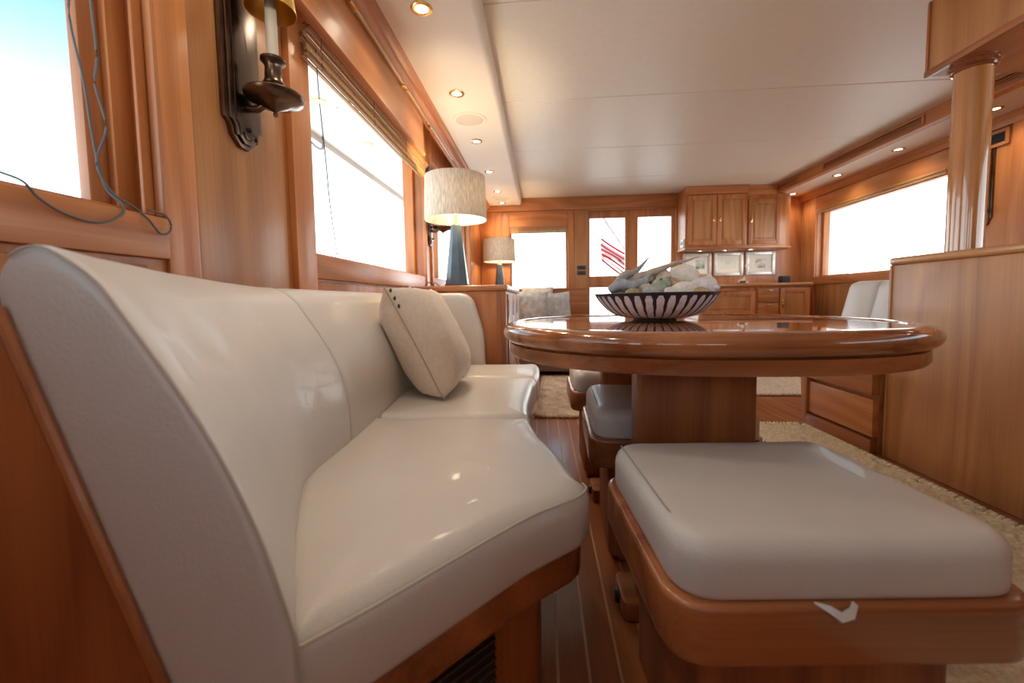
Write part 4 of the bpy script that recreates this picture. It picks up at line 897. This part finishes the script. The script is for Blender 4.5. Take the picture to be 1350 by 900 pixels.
O('stem', tube(B(), [(2.29, 4.92, .97), (2.30, 4.91, 1.06), (2.31, 4.91, 1.13), (2.34, 4.90, 1.17)], .003, 6), plain('stem_green', (.12, .12, .06), .7), od)
for px, pz in ((2.25, .975), (2.28, .985), (2.31, .972), (2.34, .965), (2.30, 1.0), (2.335, 1.12), (2.345, 1.165), (2.325, 1.15)):
    bm = B()
    for k in range(5):
        a = k*2*math.pi/5; t = bmesh.new(); bmesh.ops.create_uvsphere(t, u_segments=8, v_segments=5, radius=1)
        for v in t.verts: v.co = Vector((px+math.cos(a)*.010+v.co.x*.008, 4.895+v.co.y*.003, pz+math.sin(a)*.010+v.co.z*.008))
        merge(bm, t)
    O('blossom', bm, plain('orchid_white', (.8, .76, .70), .6), od)
for k, zz in enumerate((1.165, 1.10)):
    sp = thing('wall_switch', ['upper dark switch plate beside the glazed doors', 'lower dark switch plate beside the glazed doors'][k], 'switch', (.49, YA, zz)); O('plate', box(B(), .435, .545, YA-.016, YA-.0061, zz, zz+.052, .003), plain('switch_dark', (.035, .04, .055), .35), sp); O('rocker', box(B(), .465, .515, YA-.020, YA-.016, zz+.012, zz+.040, .002), BLACK, sp)

# ================================================================ RIGHT BENCH
bn = thing('side_bench', 'wooden bench with white leather cushions behind the tall cabinet', 'bench', (1.95, 2.4, 0))
Y0, Y1 = 2.13, 2.68
O('body', box(B(), 1.661, 2.35, Y0, Y1-.01, .06, .40), wood('teak', 'y'), bn); O('kick_plate', box(B(), 1.66, 2.35, Y0, Y1-.02, .001, .06), wood('teak', 'y'), bn)
O('top_rail', box(B(), 1.622, 1.66, Y0, Y1, .30, .415, .006), wood('teak', 'y'), bn); O('end_stile', prism(B(), [(Y1-.055, .055), (Y1-.012, .055), (Y1+.006, .30), (Y1+.006, .415), (Y1-.055, .415)], 1.620, 1.66, 'x', .004), wood('teak', 'z'), bn); O('bottom_rail', box(B(), 1.622, 1.66, Y0, Y1-.05, .002, .075, .004), wood('table', 'y'), bn)
O('drawer_front', box(B(), 1.630, 1.662, Y0, Y1-.068, .090, .278, .003), wood('teak', 'y'), bn)
O('seat_cushion', cushion(round_poly([(1.66, Y0), (1.83, Y0), (1.83, Y1-.10), (1.66, Y1-.10)], .03), .402, .475, .03, .01, .008, 70), LEATHER_G, bn, 1.2)
def bench_back(y0, y1):
    pr = round_poly([(1.80, .46), (1.905, .88), (2.02, .885), (1.98, .46)], [.01, .05, .04, .01], 6); P = resample(pr, 60); Nn = normals2(P)
    return loft(B(), [[(p.x-q.x*i_, yy, p.y-q.y*i_) for p, q in zip(P, Nn)] for i_, yy in ((.022, y0), (.006, y0+.006), (0, y0+.02), (0, y1-.04), (.008, y1-.012), (.024, y1))])
O('back_cushion', bench_back(Y0, 2.49), LEATHER_G, bn, 1.2); O('back_cushion', bench_back(2.494, 2.715), LEATHER_G, bn, 1.2)
O('back_board', box(B(), 2.03, 2.35, Y0, Y1, .40, .80, .01), wood('teak', 'y'), bn)

# ================================================================ TALL RIGHT CABINET, PILLAR, OVERHEAD
rc = thing('galley_cabinet', 'large teak cabinet with rounded top edge carrying the round pillar', 'cabinet', (2.2, 1.0, 0))
O('side_panel', box(B(), 1.672, 2.46, -1.2, 2.110, .002, .938, .004), wood('cabinet', 'z', .38), rc); O('corner_bead', box(B(), 1.668, 1.680, 2.100, 2.114, .002, .938, .002), wood('cabinet', 'z', .38), rc)
O('top', prism(B(), round_poly([(1.655, -1.2), (2.48, -1.2), (2.48, 2.125), (1.655, 2.125)], [0, 0, .03, .05], 5), .938, .972, 'z', .012, 3), wood('cabinet', 'y', .25, .4), rc)
ob = thing('overhead_cupboard', 'teak cupboard hung from the ceiling above the round pillar', 'cupboard', (2.1, 1.0, 1.745))
O('carcass', box(B(), 1.690, 2.52, -1.2, 1.99, 1.752, ZC-.002, .003), wood('cabinet', 'z', .38), ob); O('edge_trim', box(B(), 1.682, 1.70, -1.2, 1.998, 1.742, 1.770, .005), wood('table', 'y'), ob); O('corner_trim', box(B(), 1.684, 1.698, 1.984, 1.996, 1.765, ZC-.002, .003), wood('table', 'z'), ob)
O('underside', box(B(), 1.700, 2.51, -1.19, 1.985, 1.744, 1.753), wood('cabinet', 'y', .38), ob); O('access_panel', box(B(), 1.95, 2.3, 1.45, 1.55, 1.738, 1.745), wood('cabinet', 'y', .38), ob)
pi = thing('round_pillar', 'varnished round wooden pillar between cabinet top and overhead cupboard', 'pillar', (1.765, 1.87, .972))
pc = (1.765, 1.87, 0)
O('shaft', lathe(B(), [(.058, .9725), (.058, 1.742)], pc, 48), wood('cabinet', 'z', .18, .8), pi)
O('collar', lathe(B(), [(.058, 1.700), (.066, 1.702), (.070, 1.708), (.066, 1.714), (.072, 1.716), (.078, 1.724), (.076, 1.733), (.070, 1.738), (.070, 1.743), (.058, 1.743)], pc, 48, cap=False), wood('dark', 'x', .15, .9), pi)
av = thing('wall_vent', 'black louvred air vent in a teak frame high on the right wall', 'vent', (XR-.006, 3.15, 1.785))
O('louvre_box', box(B(), XR-.010, XR-.0065, 3.035, 3.27, 1.808, 1.872), BLACK, av)
for k in range(5): O('louvre', box(B(), XR-.018, XR-.010, 3.035, 3.27, 1.811+.0125*k, 1.816+.0125*k), plain('louvre_black', (.02, .02, .022), .4), av)
for (a, b, c_, d_) in ((3.01, 3.035, 1.785, 1.892), (3.27, 3.292, 1.785, 1.892), (3.035, 3.27, 1.785, 1.808), (3.035, 3.27, 1.872, 1.892)): O('frame_rail', box(B(), XR-.022, XR-.0065, a, b, c_, d_, .003), wood('teak', 'y'), av)

# ================================================================ RUGS
def rug(name, label, x0, x1, y0, y1, rot, mat, h=.016, step=.011, ridge=.03, ax='y'):
    cx_, cy_ = (x0+x1)/2, (y0+y1)/2; nx, ny = int((x1-x0)/step), int((y1-y0)/step); bm = B(); g = []
    for i in range(nx+1):
        row = []
        for j in range(ny+1):
            x, y = x0+(x1-x0)*i/nx-cx_, y0+(y1-y0)*j/ny-cy_
            e = min(i, nx-i, j, ny-j); s = (x if ax == 'x' else y)
            hz = h*(.55+.45*abs(math.sin(s/ridge*math.pi)))+.010*noise.noise(Vector((x*48, y*48, 1)))+.004*random.uniform(-1, 1)+.004*noise.noise(Vector((x*6, y*6, 4)))
            if e == 0: hz = .001; x += random.uniform(-.004, .004); y += random.uniform(-.004, .004)
            row.append(bm.verts.new((x+random.uniform(-.0025, .0025), y+random.uniform(-.0025, .0025), max(.001, hz))))
        g.append(row)
    for i in range(nx):
        for j in range(ny): bm.faces.new((g[i][j], g[i+1][j], g[i+1][j+1], g[i][j+1]))
    t = thing(name, label, 'rug', (cx_, cy_, .0005)); bmesh.ops.translate(bm, verts=bm.verts[:], vec=(cx_, cy_, .0005))
    o = O('pile', bm, mat, t, 3); o['kind'] = 'stuff'
    f = B()
    for k in range(int((y1-y0)/.02)):                       # stubby loops round the edge
        for xx, sg in ((x0, -1), (x1, 1)):
            y = y0+.02*k+random.uniform(-.004, .004); tube(f, [(xx-sg*.01, y, .012), (xx+sg*.006, y+.003, .017), (xx+sg*.016, y+.006, .006)], .009, 6)
    for k in range(int((x1-x0)/.02)):
        for yy, sg in ((y0, -1), (y1, 1)):
            x = x0+.02*k+random.uniform(-.004, .004); tube(f, [(x, yy-sg*.01, .012), (x+.003, yy+sg*.006, .017), (x+.006, yy+sg*.016, .006)], .009, 6)
    fo = O('edge_loops', f, mat, t, 3); fo['kind'] = 'stuff'
    t.rotation_euler.z = rot; return t
JUTE = plain('natural_jute', (.90, .77, .57), .95, bump=.4, bscale=300, var=.22, vscale=70)
WOOL = plain('ivory_wool', (.80, .73, .63), .95, bump=.4, bscale=300, var=.18, vscale=40)
rug('jute_rug', 'shaggy natural jute rug beside the stools and tall cabinet', .74, 1.585, -.2, 2.60, 0, JUTE)
rug('wool_rug', 'ivory ribbed wool rug in front of the base cabinets', .95, 2.45, 3.40, 4.45, R(.5), WOOL, ridge=.05)
rug('woven_rug', 'beige and grey woven rug in front of the aft sofa', -.02, .62, 2.74, 4.15, R(-2), plain('beige_grey_weave', (.68, .58, .47), .95, bump=.4, bscale=300, var=.3, vscale=9), h=.014, ridge=.055)
